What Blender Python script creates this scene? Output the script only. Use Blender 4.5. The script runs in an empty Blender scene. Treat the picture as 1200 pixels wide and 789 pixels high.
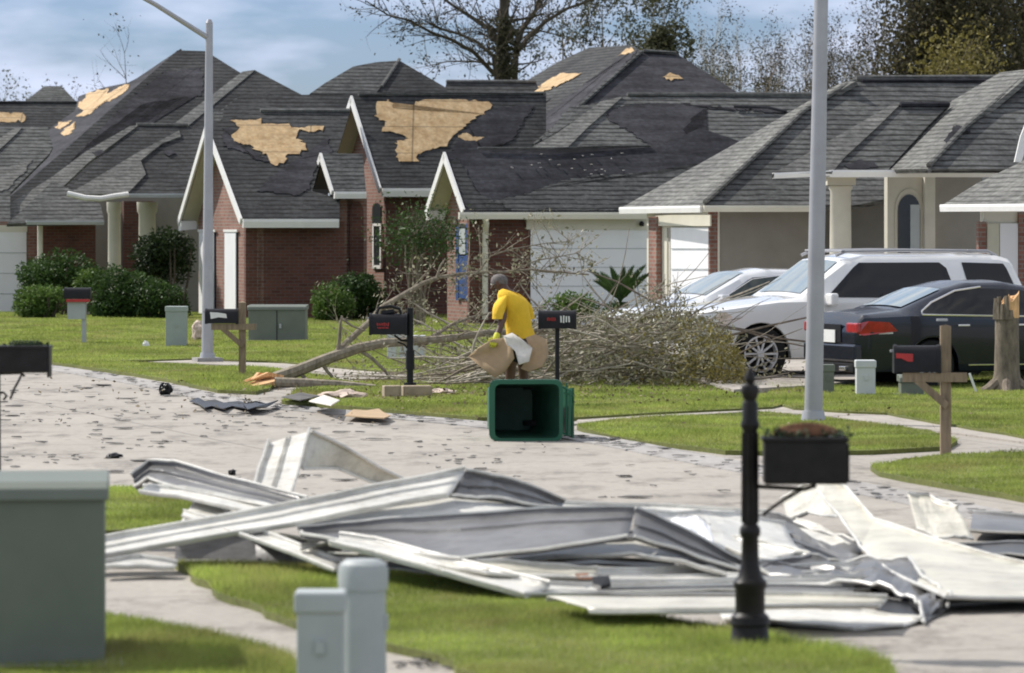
import bpy, bmesh, math, random
import numpy as np
from mathutils import Vector, Matrix
random.seed(7); rng = np.random.default_rng(7)
R = math.radians
SC = bpy.context.scene
COL = SC.collection
# ------------------------------------------------------------------ camera
FP, YH, CH = 5000.0, 263.0, 2.24          # focal length in photo pixels, horizon row, camera height
cam = bpy.data.cameras.new('camera'); co = bpy.data.objects.new('camera', cam); COL.objects.link(co)
co.location = (0, 0, CH); co.rotation_euler = (R(90), 0, 0)
cam.sensor_width = 36; cam.lens = FP/1200*36; cam.shift_y = (YH-394.5)/1200
cam.clip_start = 0.5; cam.clip_end = 3000
cam.dof.use_dof = True; cam.dof.focus_distance = 62; cam.dof.aperture_fstop = 4.5
SC.camera = co
# ------------------------------------------------------------------ light
SUN_AZ = Vector((-0.82, 0.50)).normalized(); SUN_EL = 46
sd = Vector((SUN_AZ.x*math.cos(R(SUN_EL)), SUN_AZ.y*math.cos(R(SUN_EL)), math.sin(R(SUN_EL))))
w = bpy.data.worlds.new('World'); SC.world = w; w.use_nodes = True
nt = w.node_tree; nt.nodes.clear()
out = nt.nodes.new('ShaderNodeOutputWorld'); bg = nt.nodes.new('ShaderNodeBackground')
sky = nt.nodes.new('ShaderNodeTexSky'); sky.sky_type = 'NISHITA'; sky.sun_disc = False
sky.sun_elevation = R(SUN_EL); sky.sun_rotation = math.atan2(SUN_AZ.x, SUN_AZ.y)
sky.air_density = 1.0; sky.dust_density = 0.4; sky.ozone_density = 2.0
tc = nt.nodes.new('ShaderNodeTexCoord'); mp = nt.nodes.new('ShaderNodeMapping'); mp.inputs['Scale'].default_value = (9, 9, 34)
nz = nt.nodes.new('ShaderNodeTexNoise'); nz.inputs['Scale'].default_value = 2.2; nz.inputs['Detail'].default_value = 5; nz.inputs['Roughness'].default_value = .5
rp = nt.nodes.new('ShaderNodeValToRGB'); rp.color_ramp.elements[0].position = .40; rp.color_ramp.elements[1].position = .66
tint = nt.nodes.new('ShaderNodeMixRGB'); tint.blend_type = 'MULTIPLY'; tint.inputs[0].default_value = 1; tint.inputs[2].default_value = (.60, .66, .92, 1)
mx = nt.nodes.new('ShaderNodeMixRGB'); mx.inputs[2].default_value = (7.6, 8.3, 10.2, 1)
# higher up the broken cloud is whiter than the blue band at the horizon
sx_ = nt.nodes.new('ShaderNodeSeparateXYZ'); nt.links.new(tc.outputs['Generated'], sx_.inputs[0])
hr = nt.nodes.new('ShaderNodeValToRGB'); hr.color_ramp.elements[0].position = .07; hr.color_ramp.elements[0].color = (3.9, 4.35, 5.5, 1); hr.color_ramp.elements[1].position = .35; hr.color_ramp.elements[1].color = (7.0, 6.6, 6.0, 1)
nt.links.new(sx_.outputs[2], hr.inputs[0]); nt.links.new(hr.outputs[0], mx.inputs[2])
tr_ = nt.nodes.new('ShaderNodeValToRGB'); tr_.color_ramp.elements[0].position = .07; tr_.color_ramp.elements[0].color = (.30, .365, .56, 1); tr_.color_ramp.elements[1].position = .35; tr_.color_ramp.elements[1].color = (.95, .90, .85, 1)
nt.links.new(sx_.outputs[2], tr_.inputs[0]); nt.links.new(tr_.outputs[0], tint.inputs[2])
bg.inputs[1].default_value = .15
L = nt.links.new
L(tc.outputs['Generated'], mp.inputs[0]); L(mp.outputs[0], nz.inputs['Vector']); L(nz.outputs['Fac'], rp.inputs[0])
L(sky.outputs[0], tint.inputs[1]); L(tint.outputs[0], mx.inputs[1]); L(rp.outputs[0], mx.inputs[0]); L(mx.outputs[0], bg.inputs[0]); L(bg.outputs[0], out.inputs[0])
su = bpy.data.lights.new('sun', 'SUN'); so = bpy.data.objects.new('sun', su); COL.objects.link(so)
su.energy = 3.9; su.angle = R(.55); su.color = (1, .955, .88)
so.rotation_euler = sd.to_track_quat('Z', 'Y').to_euler()
SC.view_settings.view_transform = 'Standard'; SC.view_settings.look = 'None'; SC.view_settings.gamma = 1
SC.view_settings.exposure = 0.32
SC.render.engine = 'CYCLES'
SC.cycles.filter_width = 1.9
SC.cycles.max_bounces = 6
# ------------------------------------------------------------------ pixel helpers (photo pixel -> world point at a real distance)
CO = Vector((0, 0, CH))
def P(x, y, Y): return Vector(((x-600)*Y/FP, Y, CH-(y-YH)*Y/FP))
def Z(x, y, z): return P(x, y, FP*(CH-z)/(y-YH))                 # point known by its height
def GX(x, Y, z=0.0): return Vector(((x-600)*Y/FP, Y, z))         # point above the ground at depth Y
def GY(y, z=0.0): return FP*(CH-z)/(y-YH)
UD = Vector((.9539, .3, 0)); VD = Vector((-.3, .9539, 0)); ZD = Vector((0, 0, 1))
def splane(x, y, Y, pitch): return (P(x, y, Y), (-VD*math.sin(R(pitch))+ZD*math.cos(R(pitch))).normalized())
def fplane(x, y, Y, pitch): return (P(x, y, Y), (-UD*math.sin(R(pitch))+ZD*math.cos(R(pitch))).normalized())
def hit(pl, x, y, off=0.0):
    d = Vector(((x-600)/FP, 1, (YH-y)/FP)); p, n = pl
    t = ((p+n*off)-CO).dot(n)/d.dot(n)
    return CO+d*t
# ------------------------------------------------------------------ materials
def newmat(name):
    m = bpy.data.materials.new(name); m.use_nodes = True
    return m, m.node_tree, m.node_tree.nodes['Principled BSDF']
def pos(nt):
    g = nt.nodes.new('ShaderNodeNewGeometry'); return g.outputs['Position'], g
def noise(nt, vec, scale, detail=4, rough=.6, map_scale=None):
    n = nt.nodes.new('ShaderNodeTexNoise'); n.inputs['Scale'].default_value = scale; n.inputs['Detail'].default_value = detail; n.inputs['Roughness'].default_value = rough
    if map_scale:
        m = nt.nodes.new('ShaderNodeMapping'); m.inputs['Scale'].default_value = map_scale; nt.links.new(vec, m.inputs[0]); vec = m.outputs[0]
    nt.links.new(vec, n.inputs['Vector']); return n.outputs['Fac']
def ramp(nt, fac, stops):
    r = nt.nodes.new('ShaderNodeValToRGB'); e = r.color_ramp.elements
    while len(e) < len(stops): e.new(.5)
    for k, (p, c) in enumerate(stops): e[k].position = p; e[k].color = (*c, 1)
    nt.links.new(fac, r.inputs[0]); return r.outputs[0]
def mixc(nt, a, b, fac, mode='MIX'):
    m = nt.nodes.new('ShaderNodeMixRGB'); m.blend_type = mode
    for i, s in ((1, a), (2, b)):
        if isinstance(s, tuple): m.inputs[i].default_value = (*s, 1)
        else: nt.links.new(s, m.inputs[i])
    if isinstance(fac, (int, float)): m.inputs[0].default_value = fac
    else: nt.links.new(fac, m.inputs[0])
    return m.outputs[0]
def bump(nt, b, h, strength=.4, dist=.01):
    n = nt.nodes.new('ShaderNodeBump'); n.inputs['Strength'].default_value = strength; n.inputs['Distance'].default_value = dist
    nt.links.new(h, n.inputs['Height']); nt.links.new(n.outputs[0], b.inputs['Normal'])
def plain(name, c, rough=.7, var=.15, scale=6, metal=0, coat=0, bumpy=0, ms=None):
    m, nt, b = newmat(name); v, _ = pos(nt)
    f = noise(nt, v, scale, 5, .6, ms)
    lo = tuple(x*(1-var) for x in c); hi = tuple(min(1, x*(1+var)) for x in c)
    nt.links.new(ramp(nt, f, [(.3, lo), (.7, hi)]), b.inputs['Base Color'])
    b.inputs['Roughness'].default_value = rough; b.inputs['Metallic'].default_value = metal
    b.inputs['Specular IOR Level'].default_value = .5 if max(c) > .05 or coat or 'glass' in name else .22
    b.inputs['Coat Weight'].default_value = coat; b.inputs['Coat Roughness'].default_value = .06
    if bumpy: bump(nt, b, noise(nt, v, scale*6, 4), bumpy)
    return m
def m_shingle(name, c1, c2, streak=(.5, .5, .5), course=.1, contrast=.78):
    m, nt, b = newmat(name); v, _ = pos(nt)
    big = noise(nt, v, .55, 4, .65)
    fine = noise(nt, v, 9, 3, .7)
    col = ramp(nt, big, [(.35, c1), (.66, c2)])
    col = mixc(nt, col, ramp(nt, fine, [(.3, (.62,)*3), (.72, (1.25,)*3)]), 1, 'MULTIPLY')
    # courses: dark butt lines following height, tabs of slightly differing tone
    sp = nt.nodes.new('ShaderNodeSeparateXYZ'); nt.links.new(v, sp.inputs[0])
    dv = nt.nodes.new('ShaderNodeMath'); dv.operation = 'DIVIDE'; dv.inputs[1].default_value = course; nt.links.new(sp.outputs[2], dv.inputs[0])
    wob = nt.nodes.new('ShaderNodeMath'); wob.operation = 'MULTIPLY_ADD'; wob.inputs[1].default_value = .5
    nt.links.new(noise(nt, v, 1.6, 2), wob.inputs[0]); nt.links.new(dv.outputs[0], wob.inputs[2])
    fr = nt.nodes.new('ShaderNodeMath'); fr.operation = 'FRACT'; nt.links.new(wob.outputs[0], fr.inputs[0])
    line = ramp(nt, fr.outputs[0], [(0, (1-contrast,)*3), (.26, (1-contrast*.8,)*3), (.42, (1,)*3), (1, (1.0,)*3)])
    gate = ramp(nt, noise(nt, v, 2.3, 4, .7, (1, 1, 3)), [(.30, (0,)*3), (.5, (1,)*3)])
    col = mixc(nt, col, mixc(nt, col, line, 1, 'MULTIPLY'), gate)
    tabs = ramp(nt, noise(nt, v, 3.2, 2, .5, (1, 1, 7)), [(.35, (.78,)*3), (.65, (1.2,)*3)])
    col = mixc(nt, col, tabs, 1, 'MULTIPLY')
    nt.links.new(col, b.inputs['Base Color']); b.inputs['Roughness'].default_value = .9; b.inputs['Specular IOR Level'].default_value = .25
    bump(nt, b, fr.outputs[0], .25, .02)
    return m
def m_brick(name, c1, c2, mortar=(.26, .22, .19)):
    m, nt, b = newmat(name); v, _ = pos(nt)
    sp = nt.nodes.new('ShaderNodeSeparateXYZ'); nt.links.new(v, sp.inputs[0])
    d = nt.nodes.new('ShaderNodeVectorMath'); d.operation = 'DOT_PRODUCT'; d.inputs[1].default_value = (.6539, 1.2539, 0); nt.links.new(v, d.inputs[0])
    cb = nt.nodes.new('ShaderNodeCombineXYZ'); nt.links.new(d.outputs['Value'], cb.inputs[0]); nt.links.new(sp.outputs[2], cb.inputs[1])
    br = nt.nodes.new('ShaderNodeTexBrick'); nt.links.new(cb.outputs[0], br.inputs['Vector'])
    br.inputs['Scale'].default_value = 1; br.inputs['Brick Width'].default_value = .22; br.inputs['Row Height'].default_value = .078
    br.inputs['Mortar Size'].default_value = .011; br.inputs['Color1'].default_value = (*c1, 1); br.inputs['Color2'].default_value = (*c2, 1); br.inputs['Mortar'].default_value = (*mortar, 1)
    col = mixc(nt, br.outputs['Color'], ramp(nt, noise(nt, v, 1.1, 5), [(.3, (.75,)*3), (.7, (1.15,)*3)]), 1, 'MULTIPLY')
    nt.links.new(col, b.inputs['Base Color']); b.inputs['Roughness'].default_value = .9
    return m
def m_leaf(name, c1, c2, rough=.5, trans=.35, dry=None):
    m, nt, b = newmat(name); v, g = pos(nt)
    col = ramp(nt, g.outputs['Random Per Island'], [(0, c1), (1, c2)])
    col = mixc(nt, col, ramp(nt, noise(nt, v, 1.4, 3), [(.3, (.7,)*3), (.7, (1.3,)*3)]), 1, 'MULTIPLY')
    if dry:
        col = mixc(nt, col, dry, ramp(nt, noise(nt, v, .9, 7, .75, (1, .5, 1)), [(.48, (0,)*3), (.66, (.75,)*3)]))
        col = mixc(nt, col, ramp(nt, noise(nt, v, .35, 3), [(.35, (.78,)*3), (.65, (1.12,)*3)]), 1, 'MULTIPLY')
    nt.links.new(col, b.inputs['Base Color']); b.inputs['Roughness'].default_value = rough+.15; b.inputs['Specular IOR Level'].default_value = .25
    tr = nt.nodes.new('ShaderNodeBsdfTranslucent'); nt.links.new(col, tr.inputs[0])
    ms = nt.nodes.new('ShaderNodeMixShader'); ms.inputs[0].default_value = trans
    nt.links.new(b.outputs[0], ms.inputs[1]); nt.links.new(tr.outputs[0], ms.inputs[2])
    nt.links.new(ms.outputs[0], nt.nodes['Material Output'].inputs[0])
    return m
def m_osb(name):
    m, nt, b = newmat(name); v, _ = pos(nt)
    col = ramp(nt, noise(nt, v, 5, 5, .75), [(.3, (.40, .25, .11)), (.5, (.52, .36, .19)), (.7, (.62, .47, .28))])
    sp = nt.nodes.new('ShaderNodeSeparateXYZ'); nt.links.new(v, sp.inputs[0])
    for ax_, per, wd_ in ((2, .66, .022), (0, 2.44, .012)):
        a = nt.nodes.new('ShaderNodeMath'); a.operation = 'DIVIDE'; a.inputs[1].default_value = per; nt.links.new(sp.outputs[ax_], a.inputs[0])
        f = nt.nodes.new('ShaderNodeMath'); f.operation = 'FRACT'; nt.links.new(a.outputs[0], f.inputs[0])
        col = mixc(nt, col, ramp(nt, f.outputs[0], [(0, (.45,)*3), (wd_, (.5,)*3), (wd_*1.7, (1,)*3)]), 1, 'MULTIPLY')
    col = mixc(nt, col, ramp(nt, noise(nt, v, 2.2, 5, .7), [(.34, (.72, .68, .62)), (.5, (1,)*3)]), 1, 'MULTIPLY')
    vo = nt.nodes.new('ShaderNodeTexVoronoi'); vo.inputs['Scale'].default_value = 14; nt.links.new(v, vo.inputs['Vector'])
    col = mixc(nt, col, ramp(nt, vo.outputs['Color'], [(0, (.82,)*3), (1, (1.1,)*3)]), 1, 'MULTIPLY')
    nt.links.new(col, b.inputs['Base Color']); b.inputs['Roughness'].default_value = .85
    return m
def m_concrete(name, c, jx=4.5, stain=.5):
    m, nt, b = newmat(name); v, _ = pos(nt)
    col = ramp(nt, noise(nt, v, .35, 5, .65), [(.3, tuple(x*.86 for x in c)), (.7, tuple(x*1.1 for x in c))])
    col = mixc(nt, col, ramp(nt, noise(nt, v, 11, 5, .75), [(.28, (.80,)*3), (.7, (1.1,)*3)]), 1, 'MULTIPLY')
    # damp grime: broken patches
    g = noise(nt, v, 1.5, 8, .78, (1, .6, 1))
    col = mixc(nt, col, ramp(nt, g, [(.50, (1,)*3), (.66, (1-stain*.55, 1-stain*.57, 1-stain*.57))]), 1, 'MULTIPLY')
    # slab joints across and along the street
    for dvec, w_, ph in (((-.3, .9539, 0), jx, .3), ((.9539, .3, 0), 3.7, 1.2)):
        d = nt.nodes.new('ShaderNodeVectorMath'); d.operation = 'DOT_PRODUCT'; d.inputs[1].default_value = dvec; nt.links.new(v, d.inputs[0])
        a = nt.nodes.new('ShaderNodeMath'); a.operation = 'MULTIPLY_ADD'; a.inputs[1].default_value = 1/w_; a.inputs[2].default_value = ph; nt.links.new(d.outputs['Value'], a.inputs[0])
        f = nt.nodes.new('ShaderNodeMath'); f.operation = 'FRACT'; nt.links.new(a.outputs[0], f.inputs[0])
        q = .02/w_
        col = mixc(nt, col, ramp(nt, f.outputs[0], [(0, (.45,)*3), (q, (.5,)*3), (q*1.6, (1,)*3)]), 1, 'MULTIPLY')
    nt.links.new(col, b.inputs['Base Color']); b.inputs['Roughness'].default_value = .85
    bump(nt, b, noise(nt, v, 25, 5), .25, .01)
    return m
def m_bark(name, c):
    m, nt, b = newmat(name); v, _ = pos(nt)
    col = ramp(nt, noise(nt, v, 14, 6, .75, (1, 1, .35)), [(.3, tuple(x*.45 for x in c)), (.7, tuple(x*1.4 for x in c))])
    nt.links.new(col, b.inputs['Base Color']); b.inputs['Roughness'].default_value = .95
    bump(nt, b, noise(nt, v, 30, 5, .7, (1, 1, .3)), .6, .02)
    return m
def m_metal_sheet(name, c, rough=.38, wide=0):
    m, nt, b = newmat(name); v, _ = pos(nt)
    col = ramp(nt, noise(nt, v, 2.2, 6, .7), [(.3, tuple(x*.66 for x in c)), (.6, c)])
    col = mixc(nt, col, ramp(nt, noise(nt, v, 7, 7, .8, (.5, 1, 3)), [(.36, (.62, .6, .56)), (.5, (1,)*3)]), .7, 'MULTIPLY')
    col = mixc(nt, col, ramp(nt, noise(nt, v, 13, 6, .8), [(.30, (.55, .5, .42)), (.40, (1,)*3)]), .55, 'MULTIPLY')
    if wide: col = mixc(nt, col, ramp(nt, noise(nt, v, .75, 3, .5, (1, .6, 2)), [(.36, (1-wide,)*3), (.64, (1+wide*1.6,)*3)]), 1, 'MULTIPLY')  # broad noise paints light gradients across the shaded sheets
    nt.links.new(col, b.inputs['Base Color']); b.inputs['Roughness'].default_value = rough
    bump(nt, b, noise(nt, v, 3.5, 3), .3, .03)
    return m
def m_grassground(name, c1, c2):
    m, nt, b = newmat(name); v, _ = pos(nt)
    col = ramp(nt, noise(nt, v, .5, 5, .65), [(.3, c1), (.7, c2)])
    col = mixc(nt, col, ramp(nt, noise(nt, v, 30, 3, .7), [(.3, (.6,)*3), (.7, (1.2,)*3)]), 1, 'MULTIPLY')
    nt.links.new(col, b.inputs['Base Color']); b.inputs['Roughness'].default_value = .95
    return m
M = {}
M['concrete'] = m_concrete('street_concrete', (.37, .34, .30), 4.4, 1.0)
M['walk'] = m_concrete('sidewalk_concrete', (.41, .375, .33), 1.5, .8)
M['kerb'] = m_concrete('kerb_concrete', (.36, .345, .33), 3.0, .8)
M['soil'] = m_grassground('lawn_soil', (.10, .12, .025), (.17, .18, .045))
M['grassblade'] = m_leaf('grass_blades', (.22, .29, .055), (.40, .47, .115), .55, .45, (.42, .37, .15))
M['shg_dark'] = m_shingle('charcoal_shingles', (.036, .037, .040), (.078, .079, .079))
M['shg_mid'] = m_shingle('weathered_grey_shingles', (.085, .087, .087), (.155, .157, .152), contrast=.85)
M['shg_lite'] = m_shingle('sunlit_grey_shingles', (.14, .14, .135), (.22, .22, .205), contrast=.6, course=.08)  # paler copy for left-facing hips, their sunlight painted into the colour
M['felt'] = m_shingle('torn_roof_felt', (.024, .024, .030), (.062, .062, .072), contrast=.35, course=.3)
M['cap'] = m_shingle('ridge_cap_shingles', (.15, .15, .145), (.22, .22, .21), contrast=.4)
M['osb'] = m_osb('exposed_osb')
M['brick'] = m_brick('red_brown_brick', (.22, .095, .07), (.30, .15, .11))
M['brick_shade'] = m_brick('shaded_red_brick', (.10, .036, .026), (.15, .055, .04), (.12, .085, .07))  # brick darkened to paint in the shade on camera-facing walls
M['stucco'] = plain('taupe_stucco', (.27, .25, .215), .9, .07, 3)
M['stucco_c'] = plain('cream_stucco', (.58, .55, .46), .85, .06, 3)
M['white'] = plain('white_trim_paint', (.80, .79, .76), .5, .05, 3)
M['cream'] = plain('cream_trim_paint', (.70, .67, .56), .5, .05, 3)
M['soffit'] = plain('soffit_paint', (.60, .58, .46), .6, .06, 3)
M['door'] = plain('white_garage_door', (.86, .865, .88), .45, .03, 2)
M['glass_dark'] = plain('dark_window_glass', (.02, .024, .03), .08, .2, 2)
M['blue'] = plain('blue_paint', (.03, .07, .20), .5, .1, 4)
M['galv'] = plain('galvanised_steel', (.42, .42, .44), .45, .08, 3, metal=.35)
M['utility'] = plain('utility_green_paint', (.145, .165, .135), .5, .1, 2.5)
M['utility_lt'] = plain('pale_utility_green', (.33, .38, .35), .55, .08, 3)
M['utility_grey'] = plain('grey_green_plastic', (.40, .43, .43), .5, .07, 4)
M['black'] = plain('black_powder_coat', (.018, .018, .021), .42, .2, 9)
M['bronze'] = plain('dark_bronze_paint', (.018, .016, .016), .42, .3, 12)
M['rust'] = plain('rusty_scroll', (.20, .09, .045), .7, .4, 20)
M['verdigris'] = plain('verdigris_leaves', (.05, .075, .035), .7, .4, 18)
M['red'] = plain('red_plastic', (.45, .03, .03), .4, .1, 6)
M['pvc'] = plain('white_plastic', (.78, .78, .76), .5, .05, 5)
M['pvc_grey'] = plain('pale_grey_plastic', (.58, .60, .60), .5, .06, 4)
M['post'] = plain('weathered_wood_post', (.25, .19, .125), .85, .3, 9, ms=(3, 3, .5))
M['bin'] = plain('green_bin_plastic', (.008, .10, .05), .4, .12, 4)
M['bin_in'] = plain('dark_bin_inside', (.014, .06, .035), .6, .3, 6)  # darker green for the inside of the bin
M['sheet'] = m_metal_sheet('white_painted_metal', (.74, .725, .67))
M['sheet_in'] = m_metal_sheet('shaded_underside_metal', (.105, .103, .103), .36, .6)  # underside metal darkened to paint in the shade on its faces
M['sheet_cream'] = m_metal_sheet('cream_painted_metal', (.66, .63, .53))
M['bark'] = m_bark('grey_brown_bark', (.20, .165, .125))
M['bark_pale'] = m_bark('pale_twig_bark', (.43, .385, .31))
M['bark_dark'] = m_bark('dark_bark', (.085, .07, .05))
M['splinter'] = plain('fresh_split_wood', (.66, .40, .19), .8, .35, 12, ms=(2, 2, .4))
M['leaf_brush'] = m_leaf('wilted_leaves', (.12, .12, .055), (.40, .38, .27), .42, .25)
M['leaf_brush2'] = m_leaf('wilted_olive_leaves', (.15, .13, .035), (.26, .22, .07), .5, .25)
M['leaf_shrub'] = m_leaf('shrub_leaves', (.022, .05, .014), (.07, .125, .028), .4, .25)
M['leaf_light'] = m_leaf('light_shrub_leaves', (.05, .10, .02), (.13, .20, .045), .45, .3)
M['leaf_dark'] = m_leaf('dark_shrub_leaves', (.014, .028, .010), (.045, .07, .022), .4, .2)
M['leaf_tree'] = m_leaf('tree_leaves', (.045, .05, .026), (.12, .12, .065), .6, .3)
M['leaf_far'] = m_leaf('distant_tree_leaves', (.045, .042, .028), (.10, .09, .058), .7, .2)
M['leaf_big'] = m_leaf('dark_vine_leaves', (.042, .038, .022), (.125, .11, .06), .6, .3)
M['fallen'] = m_leaf('fallen_leaves', (.09, .06, .03), (.34, .28, .18), .7, .1)
M['palm'] = m_leaf('sago_fronds', (.015, .04, .008), (.05, .10, .02), .35, .15)
M['carwhite'] = plain('white_car_paint', (.86, .85, .83), .25, .03, 2, coat=1)
M['carsilver'] = plain('silver_white_car_paint', (.66, .67, .69), .25, .03, 2, coat=1)
M['carblack'] = plain('black_car_paint', (.004, .008, .020), .25, .1, 2, coat=.35)
M['carglass'] = plain('tinted_car_glass', (.006, .007, .010), .12, .1, 2)
M['carglass_lt'] = plain('clear_car_glass', (.22, .27, .30), .05, .1, 2)
M['carglass_mid'] = plain('grey_green_car_glass', (.045, .06, .06), .06, .2, 2)
M['rubber'] = plain('tyre_rubber', (.018, .018, .018), .8, .2, 6)
M['alloy'] = plain('alloy_rim', (.78, .78, .79), .35, .05, 4, metal=.15)
M['chrome'] = plain('chrome_trim', (.8, .8, .82), .15, .03, 4, metal=.9)
M['taillight'] = plain('tail_lamp_red', (.40, .012, .02), .2, .3, 14, coat=1)
M['amber'] = plain('headlamp_lens', (.72, .60, .50), .15, .2, 12, coat=1)
M['shirt'] = plain('yellow_cotton', (.84, .53, .035), .9, .14, 3.2, bumpy=1)
M['skin'] = plain('brown_skin', (.10, .05, .032), .5, .1, 8)
M['hair'] = plain('grey_black_hair', (.14, .125, .12), .8, .4, 40)
M['shorts'] = plain('navy_cloth', (.018, .02, .035), .85, .2, 8)
M['glove'] = plain('lime_work_glove', (.62, .62, .05), .7, .1, 9)
M['card'] = plain('wet_cardboard', (.42, .30, .18), .85, .14, 5)
M['card_w'] = plain('white_torn_board', (.72, .68, .62), .8, .15, 8)
M['shingle_bit'] = plain('broken_shingle', (.10, .095, .09), .95, .5, 2)
M['insul'] = plain('pink_tan_insulation', (.56, .45, .38), .9, .2, 9)
M['block'] = plain('tan_block', (.36, .29, .21), .9, .25, 7)
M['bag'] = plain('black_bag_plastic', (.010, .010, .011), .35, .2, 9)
# ------------------------------------------------------------------ mesh helpers
class MB:
    def __init__(s): s.v = []; s.f = []
    def add(s, vs, fs):
        o = len(s.v); s.v += [Vector(v) for v in vs]; s.f += [tuple(i+o for i in f) for f in fs]; return s
    def slab(s, pts, vec):
        n = len(pts); vec = Vector(vec)
        s.add(list(pts)+[Vector(p)+vec for p in pts], [tuple(range(n)), tuple(range(2*n-1, n-1, -1))]+[(i, (i+1) % n+0, (i+1) % n+n, i+n) for i in range(n)]); return s
    def box(s, c, ax, ay, az):                       # centre and three half-axis vectors
        c, ax, ay, az = map(Vector, (c, ax, ay, az)); vs = [c+sx*ax+sy*ay+sz*az for sz in (-1, 1) for sy in (-1, 1) for sx in (-1, 1)]
        s.add(vs, [(0, 2, 3, 1), (4, 5, 7, 6), (0, 1, 5, 4), (1, 3, 7, 5), (3, 2, 6, 7), (2, 0, 4, 6)]); return s
    def abox(s, c, sx, sy, sz, rz=0):
        a = Vector((math.cos(rz), math.sin(rz), 0)); b = Vector((-math.sin(rz), math.cos(rz), 0))
        return s.box(c, a*sx/2, b*sy/2, ZD*sz/2)
    def tube(s, pts, rad, n=8, caps=True):
        pts = [Vector(p) for p in pts]; k = len(pts)
        if not isinstance(rad, (list, tuple)): rad = [rad]*k
        prev = None; rings = []
        for i, p in enumerate(pts):
            t = (pts[min(i+1, k-1)]-pts[max(i-1, 0)])
            t = t.normalized() if t.length > 1e-9 else Vector((0, 0, 1))
            if prev is None: a = t.orthogonal().normalized()
            else: a = (prev-t*prev.dot(t)); a = a.normalized() if a.length > 1e-6 else t.orthogonal().normalized()
            prev = a; b = t.cross(a)
            rings.append([p+(a*math.cos(2*math.pi*j/n)+b*math.sin(2*math.pi*j/n))*rad[i] for j in range(n)])
        vs = [v for r in rings for v in r]; fs = []
        for i in range(k-1):
            for j in range(n): fs.append((i*n+j, i*n+(j+1) % n, (i+1)*n+(j+1) % n, (i+1)*n+j))
        if caps: fs += [tuple(range(n-1, -1, -1)), tuple((k-1)*n+j for j in range(n))]
        s.add(vs, fs); return s
    def lathe(s, base, prof, n=20):                  # prof: (radius, z) upward
        b = Vector(base); vs = []
        for r, z in prof: vs += [b+Vector((r*math.cos(2*math.pi*j/n), r*math.sin(2*math.pi*j/n), z)) for j in range(n)]
        fs = [(i*n+j, i*n+(j+1) % n, (i+1)*n+(j+1) % n, (i+1)*n+j) for i in range(len(prof)-1) for j in range(n)]
        fs += [tuple(range(n-1, -1, -1)), tuple((len(prof)-1)*n+j for j in range(n))]
        s.add(vs, fs); return s
    def build(s, name, mat, parent=None, smooth=False, bevel=0, angle=35, org=None):
        me = bpy.data.meshes.new(name)
        wp = parent
        o0 = Vector((0, 0, 0))
        if parent is not None:
            while wp is not None: o0 += wp.location; wp = wp.parent
        elif org is None:
            n = max(1, len(s.v)); o0 = Vector((sum(v.x for v in s.v)/n, sum(v.y for v in s.v)/n, min((v.z for v in s.v), default=0)))
        else: o0 = Vector(org)
        me.from_pydata([v-o0 for v in s.v], [], s.f); me.validate()
        bm = bmesh.new(); bm.from_mesh(me); bmesh.ops.recalc_face_normals(bm, faces=bm.faces); bm.to_mesh(me); bm.free()
        o = bpy.data.objects.new(name, me); COL.objects.link(o)
        if parent is not None: o.parent = parent
        else: o.location = o0
        for mm in (mat if isinstance(mat, (list, tuple)) else [mat]): me.materials.append(mm)
        if smooth:
            me.shade_smooth(); me.set_sharp_from_angle(angle=R(angle))
        if bevel:
            b = o.modifiers.new('b', 'BEVEL'); b.width = bevel; b.segments = 2; b.limit_method = 'ANGLE'
        return o
def raw(name, vs, fs, mat, parent=None):             # numpy mesh of triangles or quads
    me = bpy.data.meshes.new(name); nv = len(vs); nf, k = fs.shape
    me.vertices.add(nv); me.vertices.foreach_set('co', vs.astype(np.float32).ravel())
    me.loops.add(nf*k); me.loops.foreach_set('vertex_index', fs.astype(np.int32).ravel())
    me.polygons.add(nf); me.polygons.foreach_set('loop_start', np.arange(0, nf*k, k, dtype=np.int32))
    me.update(calc_edges=True); me.materials.append(mat)
    o = bpy.data.objects.new(name, me); COL.objects.link(o)
    if parent is not None: o.parent = parent
    return o
def leaves(name, pts, size, mat, parent, droop=0.0, aspect=.5):
    pts = np.asarray(pts); n = len(pts)
    if parent is not None:
        q = parent; o0 = np.zeros(3)
        while q is not None: o0 += np.array(q.location); q = q.parent
        pts = pts-o0
    a = rng.normal(size=(n, 3)); a[:, 2] -= droop; a /= np.linalg.norm(a, axis=1)[:, None]
    b = np.cross(a, rng.normal(size=(n, 3))); b /= np.linalg.norm(b, axis=1)[:, None]
    s = size*(.6+.8*rng.random((n, 1)))
    vs = np.stack([pts, pts+a*s*.5+b*s*aspect*.5, pts+a*s, pts+a*s*.5-b*s*aspect*.5], 1).reshape(-1, 3)
    return raw(name, vs, np.arange(4*n).reshape(n, 4), mat, parent)
def tag(o, label=None, cat=None, group=None, kind=None):
    if label: o['label'] = label
    if cat: o['category'] = cat
    if group: o['group'] = group
    if kind: o['kind'] = kind
    return o
def thing(name, loc, label, cat, group=None):
    o = bpy.data.objects.new(name, None); COL.objects.link(o); o.location = loc; o.empty_display_size = .2
    return tag(o, label, cat, group)
def child_tube(name, pts, r, mat, par, n=8, smooth=True): return MB().tube(pts, r, n).build(name, mat, par, smooth)
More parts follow.
